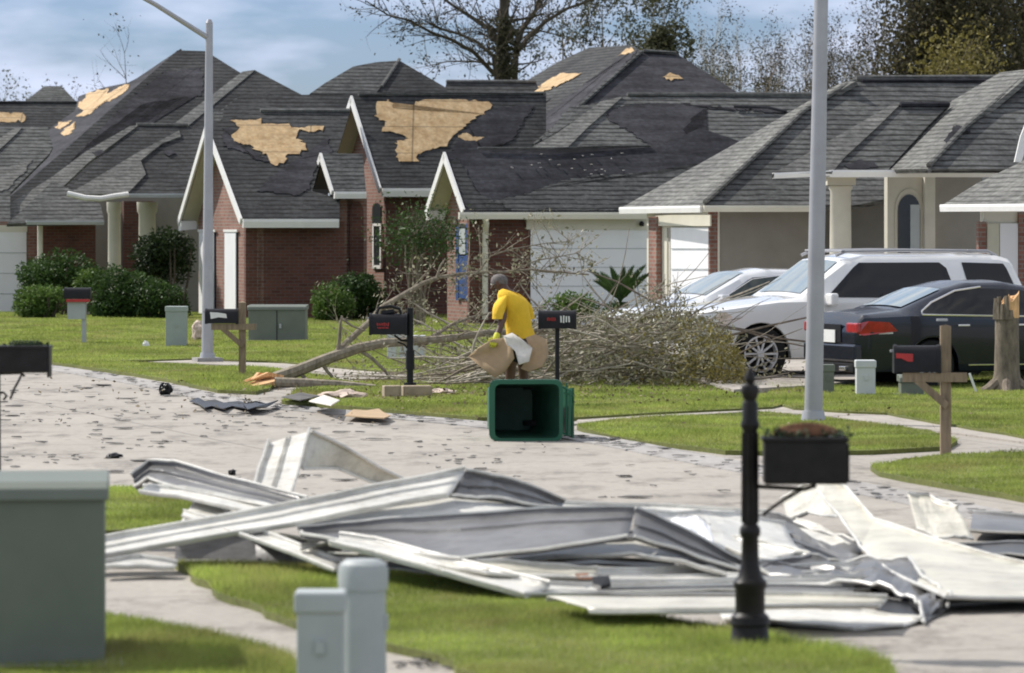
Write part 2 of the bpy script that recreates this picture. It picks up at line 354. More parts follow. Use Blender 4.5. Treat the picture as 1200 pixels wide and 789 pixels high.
# ------------------------------------------------------------------ ground
def ground_poly(name, pts, mat, z, th, kind='structure', jag=0.0, parent=None):
    m = MB(); w3 = [Vector((p[0], p[1], z)) for p in pts]
    m.slab(w3, (0, 0, -th)); o = m.build(name, mat, parent, org=(0, 0, 0))
    if parent is None: tag(o, kind=kind)
    return o
def px2g(pix, z=.0): return [(lambda v: (v.x, v.y))(Z(x, y, z)) for x, y in pix]
MB().slab([Vector((-1500, -60, -.12)), Vector((1500, -60, -.12)), Vector((1500, 2600, -.12)), Vector((-1500, 2600, -.12))], (0, 0, -.5)).build('ground', M['soil'], org=(0, 0, 0))
tag(bpy.data.objects['ground'], kind='structure')
road = ground_poly('road', [(-30, 8), (26, 8), (26, 70), (14, 86), (-6, 92), (-40, 108)], M['concrete'], 0, .1)
LAWN_Z = .045
def dense(pts, step=.35, jag=.05):                    # refine an outline and roughen it a little
    outp = []; n = len(pts)
    for i in range(n):
        a, b = np.array(pts[i]), np.array(pts[(i+1) % n]); d = np.linalg.norm(b-a); k = max(1, int(d/step)); k = min(k, 60)
        for j in range(k):
            p = a+(b-a)*j/k
            outp.append(tuple(p+(rng.random(2)-.5)*jag*2 if j else p))
    return outp
lawn_px = {
 'back_left': [(-900, 455), (-300, 432), (-60, 418), (60, 420), (120, 423), (175, 422), (230, 420), (330, 424), (440, 434), (560, 442), (640, 440), (600, 378), (560, 366), (-900, 366)],
 'strip_left': [(-60, 421), (57, 424), (130, 434), (200, 445), (255, 457), (300, 459), (335, 447), (420, 450), (380, 440), (300, 431), (180, 425), (60, 422)],
 'center': [(330, 470), (350, 456), (430, 446), (560, 450), (700, 446), (900, 440), (880, 462), (960, 464), (905, 477), (760, 484), (680, 489), (560, 489), (452, 480), (380, 474)],
 'oval': [(676, 499), (720, 492), (800, 488), (890, 483), (960, 488), (1030, 498), (1090, 505), (1122, 516), (1110, 523), (1020, 528), (900, 529), (850, 528), (760, 517), (700, 507)],
 'right_back': [(990, 482), (1040, 484), (1120, 498), (1210, 514), (1500, 545), (1500, 425), (1180, 424), (1100, 440), (900, 452), (900, 470), (930, 478)],
 'right_front': [(1020, 546), (1060, 538), (1110, 532), (1200, 530), (1500, 540), (1500, 660), (1200, 583), (1100, 566), (1030, 553)],
 'near_left': [(-700, 585), (-200, 575), (60, 571), (215, 571), (224, 590), (218, 618), (120, 622), (-100, 628), (-700, 650)],
 'near_center': [(205, 659), (300, 660), (400, 664), (520, 676), (640, 695), (740, 715), (800, 728), (850, 736), (930, 752), (1000, 764), (1045, 780), (1080, 850), (600, 850), (560, 790), (490, 762), (400, 745), (330, 722), (270, 700), (230, 678)],
 'near_corner': [(-600, 690), (-100, 700), (60, 712), (140, 722), (230, 738), (320, 762), (400, 800), (440, 900), (-600, 900)],
}
def inpoly(pts, poly):
    x, y = pts[:, 0], pts[:, 1]; r = np.zeros(len(x), bool); n = len(poly)
    for i in range(n):
        x1, y1 = poly[i]; x2, y2 = poly[(i+1) % n]
        c = ((y1 > y) != (y2 > y)); xi = (x2-x1)*(y-y1)/((y2-y1) if y2 != y1 else 1e-9)+x1
        r ^= c & (x < xi)
    return r
for nm, pix in lawn_px.items():
    poly = dense(px2g(pix, LAWN_Z), .3 if 'near' in nm else .6, .045)
    ground_poly('lawn', poly, M['soil'], LAWN_Z, .17)
    pa = np.array(poly); lo, hi = pa.min(0), pa.max(0); hi[1] = min(hi[1], 112); lo[1] = max(lo[1], 18)
    N = int({'back_left': 1.5e6, 'near_center': 9e5, 'near_corner': 3e5, 'near_left': 4e5}.get(nm, 7e5))
    q = lo+(hi-lo)*rng.random((N, 2))
    keep = (np.abs(q[:, 0]/q[:, 1]) < .17) & inpoly(q, poly)
    q = q[keep]
    dens = np.minimum(5200, 5200*(24/q[:, 1])**1.9)    # blades per m2 wanted
    have = N/((hi-lo).prod()); q = q[rng.random(len(q)) < dens/have]; n = len(q)
    if n == 0: continue
    patch = .75+.5*np.sin(q[:, 0]*1.7+np.sin(q[:, 1]*.9)*2)*np.sin(q[:, 1]*.8)
    h = (.028+.035*rng.random(n))*np.clip(patch, .5, 1.2); wd = np.clip(q[:, 1]*.00013, .003, .013)
    th = rng.random(n)*6.283; lean = rng.normal(size=(n, 2))*h[:, None]*.55
    b3 = np.c_[q, np.full(n, LAWN_Z-.004)]; dx = np.c_[np.cos(th)*wd, np.sin(th)*wd, np.zeros(n)]
    tip = b3+np.c_[lean, h]
    vs = np.stack([b3-dx, b3+dx, tip], 1).reshape(-1, 3)
    g = raw('grass', vs, np.arange(3*n).reshape(n, 3), M['grassblade']); tag(g, 'short green lawn grass lit by the sun', 'grass', kind='stuff')
# kerb along the far side of the street, a low rolled edge
kp = [(-200, 402), (57, 427), (130, 438), (200, 450), (262, 463), (330, 474), (440, 483), (560, 493), (672, 505), (760, 520), (870, 541), (980, 560), (1100, 582), (1210, 606), (1400, 660)]
ks = [Z(x, y, .03) for x, y in kp]
kerb = MB()
for a, b in zip(ks, ks[1:]):
    t = (b-a).normalized(); nrm = Vector((t.y, -t.x, 0)); nrm = nrm if nrm.x < 0 else -nrm
    for z0, z1, o0, o1 in ((.03, .012, 0, .42),):
        kerb.slab([Vector((a.x, a.y, z0)), Vector((b.x, b.y, z0)), Vector((b.x+nrm.x*o1, b.y+nrm.y*o1, z1)), Vector((a.x+nrm.x*o1, a.y+nrm.y*o1, z1))], (0, 0, -.05))
tag(kerb.build('kerb', M['kerb'], org=(0, 0, 0)), kind='structure')
# sidewalks as separate sheets
for pix in ([(-60, 419), (60, 421), (180, 424), (300, 429), (400, 438), (560, 446), (560, 441), (440, 433), (330, 423), (230, 419), (60, 419)],
            [(672, 497), (720, 491), (800, 487), (880, 482), (960, 486), (1040, 497), (1100, 505), (1200, 518), (1300, 526), (1300, 520), (1210, 513), (1120, 497), (1040, 483), (985, 480), (905, 476), (760, 483), (680, 489)]):
    ground_poly('sidewalk', px2g(pix, .02), M['walk'], .02, .05)
ground_poly('driveway', px2g([(860, 462), (960, 456), (1300, 420), (1300, 408), (900, 430), (800, 446)], .03), M['walk'], .09, .2)
ground_poly('driveway', px2g([(600, 448), (760, 446), (800, 384), (620, 380)], .03), M['walk'], .035, .08)
# ------------------------------------------------------------------ houses
def roof(par, pl, pix, mat, off=0.0, th=.09, name='roof'):
    pts = [hit(pl, x, y, off) for x, y in pix]
    return MB().slab(pts, -pl[1]*th).build(name, mat, par)
def jag_px(pix, amp=1.3, step=4):
    """ragged outline that steps along the shingle courses"""
    outp = []; n = len(pix)
    for i in range(n):
        (x1, y1), (x2, y2) = pix[i], pix[(i+1) % n]; d = math.hypot(x2-x1, y2-y1); k = max(1, int(d/3.2))
        for j in range(k):
            t = j/k; x = x1+(x2-x1)*t; y = y1+(y2-y1)*t; y = round((y+random.uniform(-.5, .5))/2.2)*2.2
            outp.append((x+random.uniform(-1, 1)*amp*1.1, y))
            if random.random() < .45: outp.append((x+random.uniform(-1, 1)*amp*1.5, y+random.choice((-1.1, 1.1))*.6))
    return outp
def patch(par, pl, pix, mat, name, off=.03, amp=1.3, step=5):
    off = .006+off*.35
    pts = [hit(pl, x, y, off) for x, y in jag_px(pix, amp, step)]
    return MB().slab(pts, -pl[1]*.012).build(name, mat, par)
def cap(par, a, b, r=.06, mat=None, name='ridge_cap'):
    return MB().tube([a+Vector((0, 0, .03)), b+Vector((0, 0, .03))], r, 6).build(name, mat or M['cap'], par)
def vplane(x, y, Y, n): return (P(x, y, Y), n)
def Fw(x, Y): return (GX(x, Y, 2), -UD)
def Sw(x, Y): return (GX(x, Y, 2), -VD)
def wall(par, pl, tops, mat, name='wall', th=.16, off=0.0, zb=-.1):
    t = [hit(pl, x, y, off) for x, y in tops]
    pts = t+[Vector((t[-1].x, t[-1].y, zb)), Vector((t[0].x, t[0].y, zb))]
    return MB().slab(pts, -pl[1]*th).build(name, mat, par)
def rect(par, pl, x0, y0, x1, y1, mat, name, off=.02, th=.03, zb=None):
    if zb is not None:
        a = hit(pl, x0, y0, off); b = hit(pl, x1, y0, off); pts = [a, b, Vector((b.x, b.y, zb)), Vector((a.x, a.y, zb))]
    else: pts = [hit(pl, x, y, off) for x, y in ((x0, y0), (x1, y0), (x1, y1), (x0, y1))]
    return MB().slab(pts, -pl[1]*th).build(name, mat, par)
def eave(par, a, b, hgt, out_n, mat, name='gutter', th=.1):
    """fascia / gutter board below the edge a-b, hgt metres tall"""
    a, b = Vector(a), Vector(b); n = Vector(out_n)
    prof = [(0, .02), (1, .02), (1.15, -.3), (1, -1), (0, -1)]
    m = MB(); ra = [a+n*th*u+ZD*hgt*v for u, v in prof]; rb = [b+n*th*u+ZD*hgt*v for u, v in prof]
    k = len(prof); m.add(ra+rb, [(i, (i+1) % k, (i+1) % k+k, i+k) for i in range(k)]+[tuple(range(k)), tuple(range(2*k-1, k-1, -1))])
    return m.build(name, mat, par)
def gable(par, Rp, Ap, Lp, YR, S_pix, roofmat, wallmat, over=.45, nlen=2.6, fascia=.15, inset=.28, back=None):
    """gable whose front faces the street: Rp/Ap/Lp rake feet and apex in photo pixels"""
    F0 = (P(Rp[0], Rp[1], YR), -UD)
    R3, A3, L3 = hit(F0, *Rp), hit(F0, *Ap), hit(F0, *Lp)
    ns = UD.cross(A3-R3).normalized(); ns = ns if ns.z > 0 else -ns
    nn = UD.cross(A3-L3).normalized(); nn = nn if nn.z > 0 else -nn
    S = (R3, ns)
    roof(par, S, S_pix, roofmat)
    # north slope, seen only from below
    e = UD*nlen
    MB().slab([L3, A3, A3+e, L3+e], -nn*.09).build('roof', roofmat, par)
    MB().slab([L3-nn*.10+UD*.03, A3-nn*.10+UD*.03, A3-nn*.10+UD*(over+.05), L3-nn*.10+UD*(over+.05)], -nn*.02).build('soffit', M['soffit'], par)
    f = MB()
    for a, n_ in ((R3, ns), (L3, nn)):
        d = -n_*fascia
        f.slab([a+n_*.02, A3+n_*.02, A3+d+(ZD*-.02), a+d], -UD*.05)
    f.build('rake_board', M['white'], par)
    # cornice return at the left foot
    d = (L3-A3).normalized()
    MB().slab([L3-UD*.02, L3+VD*-.0+UD*over*.9, L3+UD*over*.9-ZD*.2, L3-UD*.02-ZD*.24], -VD*.0+Vector((0, 0, 0))+(-VD)*.28).build('cornice_return', M['white'], par)
    # brick end wall
    o = UD*over; k = inset
    a, c, b = R3+o+VD*k, A3+o, L3+o-VD*k
    lower = -ZD*.14
    za = R3.z+(A3.z-R3.z)*k/((A3-R3).dot(VD)); zl = L3.z+(A3.z-L3.z)*k/(-(A3-L3).dot(VD)) if abs((A3-L3).dot(VD)) > .1 else L3.z
    a = Vector((a.x, a.y, za))+lower; b = Vector((b.x, b.y, zl))+lower; c = c+lower
    wl = MB().slab([a, c, b, Vector((b.x, b.y, -.1)), Vector((a.x, a.y, -.1))], UD*.16).build('wall', wallmat, par)
    return dict(F0=F0, S=S, R3=R3, A3=A3, L3=L3, wallF=(a, -UD), corner=a, ns=ns)
def arch_px(pl, xc, w, ytop, ybot, n=10, off=.0, zb=None):
    """arched outline on a wall plane (photo pixels)"""
    pts = []; r = w/2; hgt = w*.5 if True else 0
    for i in range(n+1):
        a = math.pi*i/n; pts.append((xc-math.cos(a)*r, ytop+hgt*1.5-math.sin(a)*hgt*1.5))
    q = [hit(pl, x, y, off) for x, y in pts]
    lo = [hit(pl, xc+r, ybot, off), hit(pl, xc-r, ybot, off)]
    if zb is not None: lo = [Vector((q[-1].x, q[-1].y, zb)), Vector((q[0].x, q[0].y, zb))]
    return q+lo
# ---- far house behind the left one
hz = thing('brick_house', GX(30, 150), 'far house behind, only its flat dark roof band showing at the left edge', 'house', 'storm damaged houses')
pl = splane(30, 185, 146, 30)
roof(hz, pl, [(-260, 121), (112, 121), (128, 190), (128, 262), (-260, 262)], M['shg_dark'])
patch(hz, pl, [(-20, 133), (26, 133), (31, 137), (29, 142), (-20, 143)], M['osb'], 'bare_sheathing')
cap(hz, hit(pl, -260, 121), hit(pl, 112, 121), .05, M['shg_dark'])
wall(hz, Sw(0, 147), [(-260, 255), (128, 255)], M['brick_shade'])
hz2 = thing('distant_house', GX(60, 190), 'most distant house, small grey hipped roof just above the dark roof band', 'house', 'storm damaged houses')
pl = splane(60, 122, 186, 30); roof(hz2, pl, [(52, 101), (72, 101), (100, 130), (100, 140), (20, 140), (26, 121)], M['shg_mid'])
wall(hz2, Sw(60, 187), [(26, 135), (98, 135)], M['brick_shade'])
# ---- H1 left grey-roof house
h1 = thing('brick_house', GX(110, 112), 'house with two porch columns and a sagging gutter under its tall charcoal roof', 'house', 'storm damaged houses')
MF = fplane(-10, 255, 121, 30); MS = splane(100, 235, 119, 31)
# main hip
roof(h1, MS, [(208, 59), (241, 60), (281, 85), (330, 112), (330, 262), (0, 262), (0, 240), (28, 217), (80, 172)], M['shg_dark'])
roof(h1, MF, [(212, 57), (160, 92), (150, 97), (120, 103), (92, 113), (88, 130), (62, 148), (50, 160), (20, 180), (-120, 262), (-20, 262), (28, 217), (80, 172)], M['felt'])
patch(h1, MF, [(92, 122), (104, 108), (128, 103), (127, 110), (140, 101), (151, 98), (147, 108), (132, 116), (120, 120), (112, 127), (100, 136), (90, 137), (99, 129), (92, 125)], M['osb'], 'bare_sheathing', amp=1.8, step=4)
patch(h1, MF, [(72, 156), (78, 149), (88, 144), (86, 151), (80, 158)], M['osb'], 'bare_sheathing')
patch(h1, MF, [(64, 150), (70, 144), (84, 141), (80, 146), (70, 152)], M['osb'], 'bare_sheathing')
patch(h1, MS, [(190, 85), (236, 78), (238, 112), (170, 122), (110, 165), (60, 215), (150, 118)], M['felt'], 'exposed_felt', amp=2.5, step=8)
B_S = splane(200, 245, 114, 32); B_F = fplane(120, 232, 117, 32)
roof(h1, B_S, [(298, 82), (355, 112), (360, 200), (250, 262), (190, 262), (218, 149)], M['shg_dark'])
roof(h1, B_S, [(299, 82), (284, 84), (203, 146), (220, 148)], M['cap'], .03)
patch(h1, B_S, [(276, 115), (300, 112), (262, 140), (243, 152), (240, 140)], M['shg_mid'], 'sunlit_strip', .05)  # paler strip paints in the sunlit side of a lower hip
L_S = splane(150, 248, 112, 32)
roof(h1, L_S, [(160, 147), (218, 147), (245, 152), (245, 262), (118, 262), (52, 262), (60, 240)], M['shg_dark'])
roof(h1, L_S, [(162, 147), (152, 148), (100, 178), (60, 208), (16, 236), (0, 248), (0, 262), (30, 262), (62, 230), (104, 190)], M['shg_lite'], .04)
cap(h1, hit(L_S, 160, 147), hit(L_S, 220, 148), .05)
G_S = splane(0, 262, 110, 30)
roof(h1, G_S, [(24, 149), (56, 149), (62, 172), (58, 180), (12, 226), (12, 262), (-260, 262), (-200, 149)], M['shg_mid'])
roof(h1, G_S, [(26, 149), (14, 152), (-10, 170), (-10, 184), (20, 156)], M['shg_lite'], .04)
patch(h1, G_S, [(-60, 205), (20, 193), (38, 186), (30, 200), (8, 222), (-60, 232)], M['shg_lite'], 'paler_shingles', .04)
roof(h1, splane(80, 258, 108.4, 26), [(20, 252), (62, 212), (118, 240), (122, 259), (8, 262)], M['shg_mid'])
C_F = fplane(79, 226, 108, 24); C_S = splane(149, 226, 105.5, 32)
roof(h1, C_S, [(209, 154), (238, 150), (262, 150), (262, 227), (149, 227), (171, 204), (166, 188)], M['shg_dark'])
roof(h1, C_S, [(210, 153), (161, 179), (100, 216), (79, 227), (149, 227), (171, 204), (165, 188), (190, 168), (212, 160)], M['shg_lite'], .05)
patch(h1, C_S, [(108, 178), (120, 176), (122, 181), (112, 182)], M['felt'], 'roof_hole', .09)
patch(h1, C_S, [(192, 178), (203, 176), (206, 180), (196, 183)], M['felt'], 'roof_hole', .09)
gp = [hit(C_S, x, y, .1) for x, y in ((79, 227), (100, 232), (118, 233), (135, 230), (150, 228))]
gm = MB(); gm.tube(gp, .07, 8); gm.build('gutter', M['white'], h1, True)
eave(h1, hit(C_S, 149, 227), hit(C_S, 262, 227), .1, -VD, M['utility_grey'])
eave(h1, hit(G_S, -260, 261), hit(G_S, 42, 261), .15, -VD, M['soffit'])
eave(h1, hit(splane(80, 258, 108.4, 26), 30, 259), hit(splane(80, 258, 108.4, 26), 121, 259), .1, -VD, M['utility_grey'])
w1 = Sw(0, 109.5)
wall(h1, w1, [(-260, 260), (45, 260)], M['brick'])
rect(h1, w1, -200, 264, 32, 272, M['cream'], 'lintel', .05)
gd = rect(h1, w1, -200, 272, 31, 370, M['door'], 'garage_door', .04, zb=0.0)
for k in range(1, 4): rect(h1, w1, -200, 272+k*24, 31, 272.8+k*24, M['utility_grey'], 'door_joint', .05, .01)
wall(h1, Sw(80, 109.2), [(50, 258), (112, 258)], M['brick_shade'])
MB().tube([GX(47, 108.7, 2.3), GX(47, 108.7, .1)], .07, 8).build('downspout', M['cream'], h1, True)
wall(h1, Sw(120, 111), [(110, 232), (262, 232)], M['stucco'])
wall(h1, Sw(160, 110.8), [(145, 236), (180, 236)], M['brick_shade'], 'entry_wall')
for x, r in ((134, .17), (172.5, .23)):
    MB().lathe(GX(x, 107, 0), [(r*1.35, 0), (r*1.35, .12), (r*1.05, .16), (r, .3), (r*.92, 2.5), (r*1.1, 2.56), (r*1.15, 2.8)], 20).build('column', M['stucco_c'], h1, True)
# ---- H2 brick gables with bare wood
h2 = thing('brick_house', GX(380, 102), 'red brick house with three white gables and two large bare wood roof patches', 'house', 'storm damaged houses')
pm = splane(440, 200, 110, 33)
roof(h2, pm, [(362, 111), (380, 98), (414, 78), (440, 73), (468, 71), (523, 103), (528, 118), (330, 118)], M['shg_dark'])
roof(h2, pm, [(363, 110), (380, 98), (414, 78), (440, 73), (468, 71), (455, 90), (440, 110)], M['shg_mid'], .04)
cap(h2, hit(pm, 468, 71), hit(pm, 447, 103), .05)
roof(h2, splane(400, 200, 108, 33), [(282, 112), (640, 108), (640, 140), (260, 150), (262, 128)], M['shg_dark'])
roof(h2, splane(560, 200, 112, 33), [(523, 97), (628, 97), (640, 120), (520, 120)], M['shg_dark'])
cap(h2, hit(splane(560, 200, 112, 33), 523, 97), hit(splane(560, 200, 112, 33), 628, 97), .05)
# garage gable
g = gable(h2, (284, 257), (243, 146), (210, 259), 99.2, [(284, 257), (398, 257), (398, 233), (366, 224), (378, 181), (395, 180), (410, 131), (300, 131), (243, 146)], M['shg_dark'], M['brick'], over=.42)
patch(h2, g['S'], [(272, 141), (305, 140), (308, 145), (338, 146), (342, 150), (378, 147), (379, 153), (352, 153), (346, 162), (360, 168), (358, 175), (352, 179), (336, 182), (330, 192), (322, 193), (312, 181), (300, 176), (294, 170), (280, 168), (270, 161), (281, 153)], M['osb'], 'bare_sheathing', .05, 2, 5)
patch(h2, g['S'], [(262, 150), (275, 152), (280, 170), (300, 178), (316, 190), (300, 186), (288, 178), (262, 172)], M['felt'], 'exposed_felt', .04, 2)
patch(h2, g['S'], [(340, 192), (385, 160), (388, 178), (374, 182), (362, 222), (350, 228), (300, 224), (320, 205)], M['felt'], 'exposed_felt', .035, 2)
cap(h2, hit(g['S'], 305, 131), hit(g['S'], 410, 131), .05)
eave(h2, hit(g['S'], 284, 257), hit(g['S'], 396, 257), .2, -VD, M['white'])
sw = (g['corner'], -VD); wall(h2, sw, [(288, 260), (404, 260)], M['brick_shade'])
fw = g['wallF']
for x0, x1 in ((233, 250), (263, 276)):
    d = rect(h2, fw, x0, 272, x1, 377, M['door'], 'garage_door', .05, zb=0.0)
    rect(h2, fw, x0-1.5, 269, x1+1.5, 272, M['white'], 'door_trim', .07)
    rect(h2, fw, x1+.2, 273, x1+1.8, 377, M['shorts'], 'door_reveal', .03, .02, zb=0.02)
# porch gable
gp2 = gable(h2, (391, 224), (377, 180), (364, 222), 100.6, [(391, 225), (429, 225), (425, 180), (377, 180)], M['shg_mid'], M['brick'], over=.4, nlen=.95, fascia=.12)
eave(h2, hit(gp2['S'], 391, 225), hit(gp2['S'], 428, 225), .16, -VD, M['white'])
fw2 = gp2['wallF']; sw2 = (gp2['corner'], -VD)
wall(h2, sw2, [(396, 232), (430, 232)], M['brick'], th=.1)
MB().slab(arch_px(sw2, 418, 16, 236, 372, off=.02, zb=0), VD*.02).build('porch_shade_panel', M['brick_shade'], h2)  # flat dark arches paint in the shade inside the open porch
MB().slab(arch_px(fw2, 390, 8, 232, 372, off=.02, zb=0), UD*.02).build('porch_shade_panel', M['shorts'], h2)
# tall gable
g3 = gable(h2, (447, 221), (413, 113), (384, 200), 102.4, [(447, 221), (560, 221), (640, 200), (640, 111), (413, 113)], M['shg_dark'], M['brick'], over=.42, nlen=3)
patch(h2, g3['S'], [(440, 120), (455, 117), (463, 127), (482, 126), (486, 118), (520, 116), (574, 119), (575, 124), (568, 133), (556, 138), (545, 147), (532, 158), (524, 171), (506, 175), (488, 181), (490, 189), (466, 190), (464, 167), (478, 162), (465, 156), (448, 154), (452, 143), (440, 136)], M['osb'], 'bare_sheathing', .05, 2, 5)
patch(h2, g3['S'], [(536, 158), (546, 155), (555, 160), (567, 160), (560, 166), (545, 164)], M['osb'], 'bare_sheathing', .05)
patch(h2, g3['S'], [(575, 128), (625, 122), (600, 165), (560, 180), (528, 176), (548, 150)], M['felt'], 'exposed_felt', .04, 2)
cap(h2, hit(g3['S'], 420, 112), hit(g3['S'], 636, 111), .05, M['shg_mid'])
eave(h2, hit(g3['S'], 447, 221), hit(g3['S'], 545, 221), .2, -VD, M['white'])
wall(h2, (g3['corner'], -VD), [(452, 224), (560, 224)], M['brick_shade'])
f3 = g3['wallF']
ww = MB().slab(arch_px(f3, 441, 10, 238, 315, off=.03), UD*.02).build('window', M['glass_dark'], h2)
fr = MB()
for x0, y0, x1, y1 in ((436.5, 262, 446, 265), (436.5, 311, 446, 315), (436.2, 262, 437.6, 315), (444.8, 262, 446.2, 315)):
    fr.slab([hit(f3, x, y, .06) for x, y in ((x0, y0), (x1, y0), (x1, y1), (x0, y1))], UD*.02)
fr.build('window_frame', M['white'], ww)
# ---- H3 middle house
h3 = thing('brick_house', GX(680, 95), 'brick house with wide white garage door, blue shutters and torn dark roofing', 'house', 'storm damaged houses')
K_F = fplane(560, 200, 106, 27); K_S = splane(700, 200, 102, 30)
roof(h3, K_S, [(752, 60), (793, 63), (862, 107), (868, 118), (640, 175), (625, 173), (670, 133), (727, 83)], M['felt'])
roof(h3, K_F, [(752, 60), (740, 53), (690, 56), (655, 72), (620, 93), (606, 104), (560, 150), (545, 175), (625, 175), (670, 133), (727, 83)], M['shg_dark'])
patch(h3, K_F, [(735, 58), (748, 58), (722, 88), (668, 134), (620, 172), (600, 172), (640, 132), (690, 96)], M['felt'], 'exposed_felt', .05, 2)
patch(h3, K_F, [(617, 109), (628, 102), (642, 95), (655, 87), (680, 86), (672, 92), (656, 98), (645, 104), (632, 109)], M['osb'], 'bare_sheathing', .08, 1.5, 4)
patch(h3, K_F, [(603, 172), (608, 162), (620, 158), (618, 166)], M['osb'], 'bare_sheathing', .08)
patch(h3, K_F, [(724, 66), (730, 60), (741, 55), (742, 59), (732, 64)], M['osb'], 'bare_sheathing', .08)
patch(h3, K_S, [(777, 89), (784, 86), (796, 87), (799, 92), (786, 94)], M['osb'], 'bare_sheathing', .06)
cap(h3, hit(K_S, 754, 61, .02), hit(K_S, 793, 64, .02), .05, M['shg_mid'])
for (xa, ya), (xb, yb) in (((752, 62), (727, 84)), ((727, 84), (670, 134)), ((670, 134), (625, 172))): cap(h3, hit(K_S, xa, ya, .02), hit(K_S, xb, yb, .02), .05, M['shg_mid'])
W2 = splane(800, 215, 98.5, 32)
roof(h3, W2, [(727, 113), (952, 112), (952, 200), (640, 200), (628, 173), (660, 174)], M['shg_mid'])
roof(h3, W2, [(730, 113), (704, 119), (655, 155), (624, 172), (640, 176), (664, 174), (690, 148)], M['shg_lite'], .05)
patch(h3, W2, [(668, 126), (704, 121), (650, 160), (634, 166), (650, 146)], M['shg_mid'], 'paler_shingles', .03, 1)
patch(h3, W2, [(712, 128), (745, 122), (800, 121), (828, 128), (812, 140), (803, 152), (820, 166), (845, 174), (850, 192), (740, 198), (750, 178), (758, 168), (740, 156), (716, 142)], M['felt'], 'exposed_felt', .035, 3)
patch(h3, W2, [(800, 122), (820, 124), (900, 126), (925, 131), (912, 133), (880, 129), (838, 128)], M['felt'], 'exposed_felt', .05, 1)
MB().tube([hit(W2, 860, 125, .08), hit(W2, 900, 126, .1), hit(W2, 922, 131, .08)], .035, 6).build('curled_shingle', M['felt'], h3)
cap(h3, hit(W2, 735, 112), hit(W2, 952, 112), .05)
g4 = gable(h3, (545, 246), (522, 179), (500, 247), 93.5, [(545, 249), (760, 249), (880, 170), (820, 150), (770, 173), (560, 173), (540, 175), (522, 179)], M['felt'], M['brick'], over=.4, nlen=2.4)
S3 = g4['S']
patch(h3, S3, [(600, 246), (560, 240), (620, 226), (660, 212), (700, 205), (770, 202), (840, 190), (775, 246)], M['shg_mid'], 'remaining_shingles', .03, 3, 6)
patch(h3, S3, [(527, 190), (536, 185), (560, 225), (600, 246), (550, 247), (546, 240)], M['shg_dark'], 'remaining_shingles', .03, 2, 6)
MB().tube([hit(S3, 560, 173.5, .05), hit(S3, 640, 174, .06), hit(S3, 762, 171, .03)], .025, 6).build('roof_step', M['shg_mid'], h3)
fl = MB()
for _ in range(22):
    x, y = random.uniform(585, 740), random.uniform(178, 205); c = hit(S3, x, y, .05); a = random.uniform(0, 3)
    fl.slab([c+UD*math.cos(a+k*1.57+random.uniform(-.3, .3))*random.uniform(.015, .04)+VD*math.sin(a+k*1.57)*random.uniform(.02, .06) for k in range(4)], (0, 0, .01))
tag(fl.build('roof_litter', M['card_w'], h3), kind='stuff')
eave(h3, hit(S3, 537, 249), hit(S3, 758, 249), .15, -VD, M['cream'])
S3w = (g4['corner'], -VD)
wall(h3, S3w, [(550, 252), (772, 252)], M['brick_shade'])
gdr = rect(h3, S3w, 622, 269, 759, 380, M['door'], 'garage_door', .05, zb=0.0)
for k in range(1, 5): rect(h3, S3w, 622, 269+k*22, 759, 269.7+k*22, M['utility_grey'], 'door_joint', .06, .01)
rect(h3, S3w, 617, 256, 766, 269, M['cream'], 'lintel', .09)
MB().lathe(hit(S3w, 752, 262, .16), [(.05, -.06), (.06, 0), (.03, .05)], 10).build('wall_lamp', M['black'], h3)
dp = [hit(S3w, 568, 254, .4), hit(S3w, 570, 262, .34), hit(S3w, 569, 270, .15), hit(S3w, 568.5, 290, .12)]
dp.append(Vector((dp[-1].x, dp[-1].y, .15))); MB().tube(dp, .065, 8).build('downspout', M['cream'], h3, True)
f4 = g4['wallF']
sh = MB()
ww = MB().slab(arch_px(f4, 541, 13, 262, 345, off=.03), UD*.02).build('window', M['glass_dark'], h3)
rect(h3, f4, 546, 262, 551, 352, M['blue'], 'shutter', .06); rect(h3, f4, 534, 266, 537, 352, M['blue'], 'shutter', .06)
rect(h3, f4, 538, 300, 546, 350, M['blue'], 'window_panel', .05); rect(h3, f4, 538, 268, 545, 298, M['utility_grey'], 'window_blind', .05)
# ---- H4 house with taupe wall and column
h4 = thing('stucco_house', GX(960, 86), 'taupe stucco house with one round porch column and an arched window', 'house', 'storm damaged houses')
T_S = splane(825, 240, 80, 32)
roof(h4, T_S, [(825, 240), (952, 241), (1000, 241), (1195, 205), (1195, 93), (1003, 94), (1000, 96), (940, 132), (874, 195)], M['shg_mid'])
T_F = fplane(780, 242, 82.5, 30)
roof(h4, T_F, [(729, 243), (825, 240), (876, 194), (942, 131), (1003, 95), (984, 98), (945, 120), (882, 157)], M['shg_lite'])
cap(h4, hit(T_S, 1003, 93), hit(T_S, 1168, 92), .05, M['shg_lite'])
for (xa, ya), (xb, yb) in (((1001, 96), (942, 131)), ((942, 131), (874, 195)), ((874, 195), (826, 239))): cap(h4, hit(T_S, xa, ya, .03), hit(T_S, xb, yb, .03), .05, M['shg_lite'])
V_S = splane(1060, 200, 78, 32)
roof(h4, V_S, [(1053, 121), (1114, 121), (1085, 150), (1040, 200), (972, 200), (985, 185), (1030, 145)], M['shg_mid'])
roof(h4, V_S, [(1056, 121), (1046, 122), (975, 163), (905, 204), (975, 202), (990, 184), (1030, 147)], M['shg_lite'], .04)
patch(h4, V_S, [(990, 193), (1006, 188), (1024, 190), (1030, 196), (998, 199)], M['felt'], 'torn_edge', .05)
MB().tube([hit(V_S, 1055, 122.5, .05), hit(V_S, 1112, 122.5, .05)], .05, 6).build('shadow_gap', M['felt'], h4)
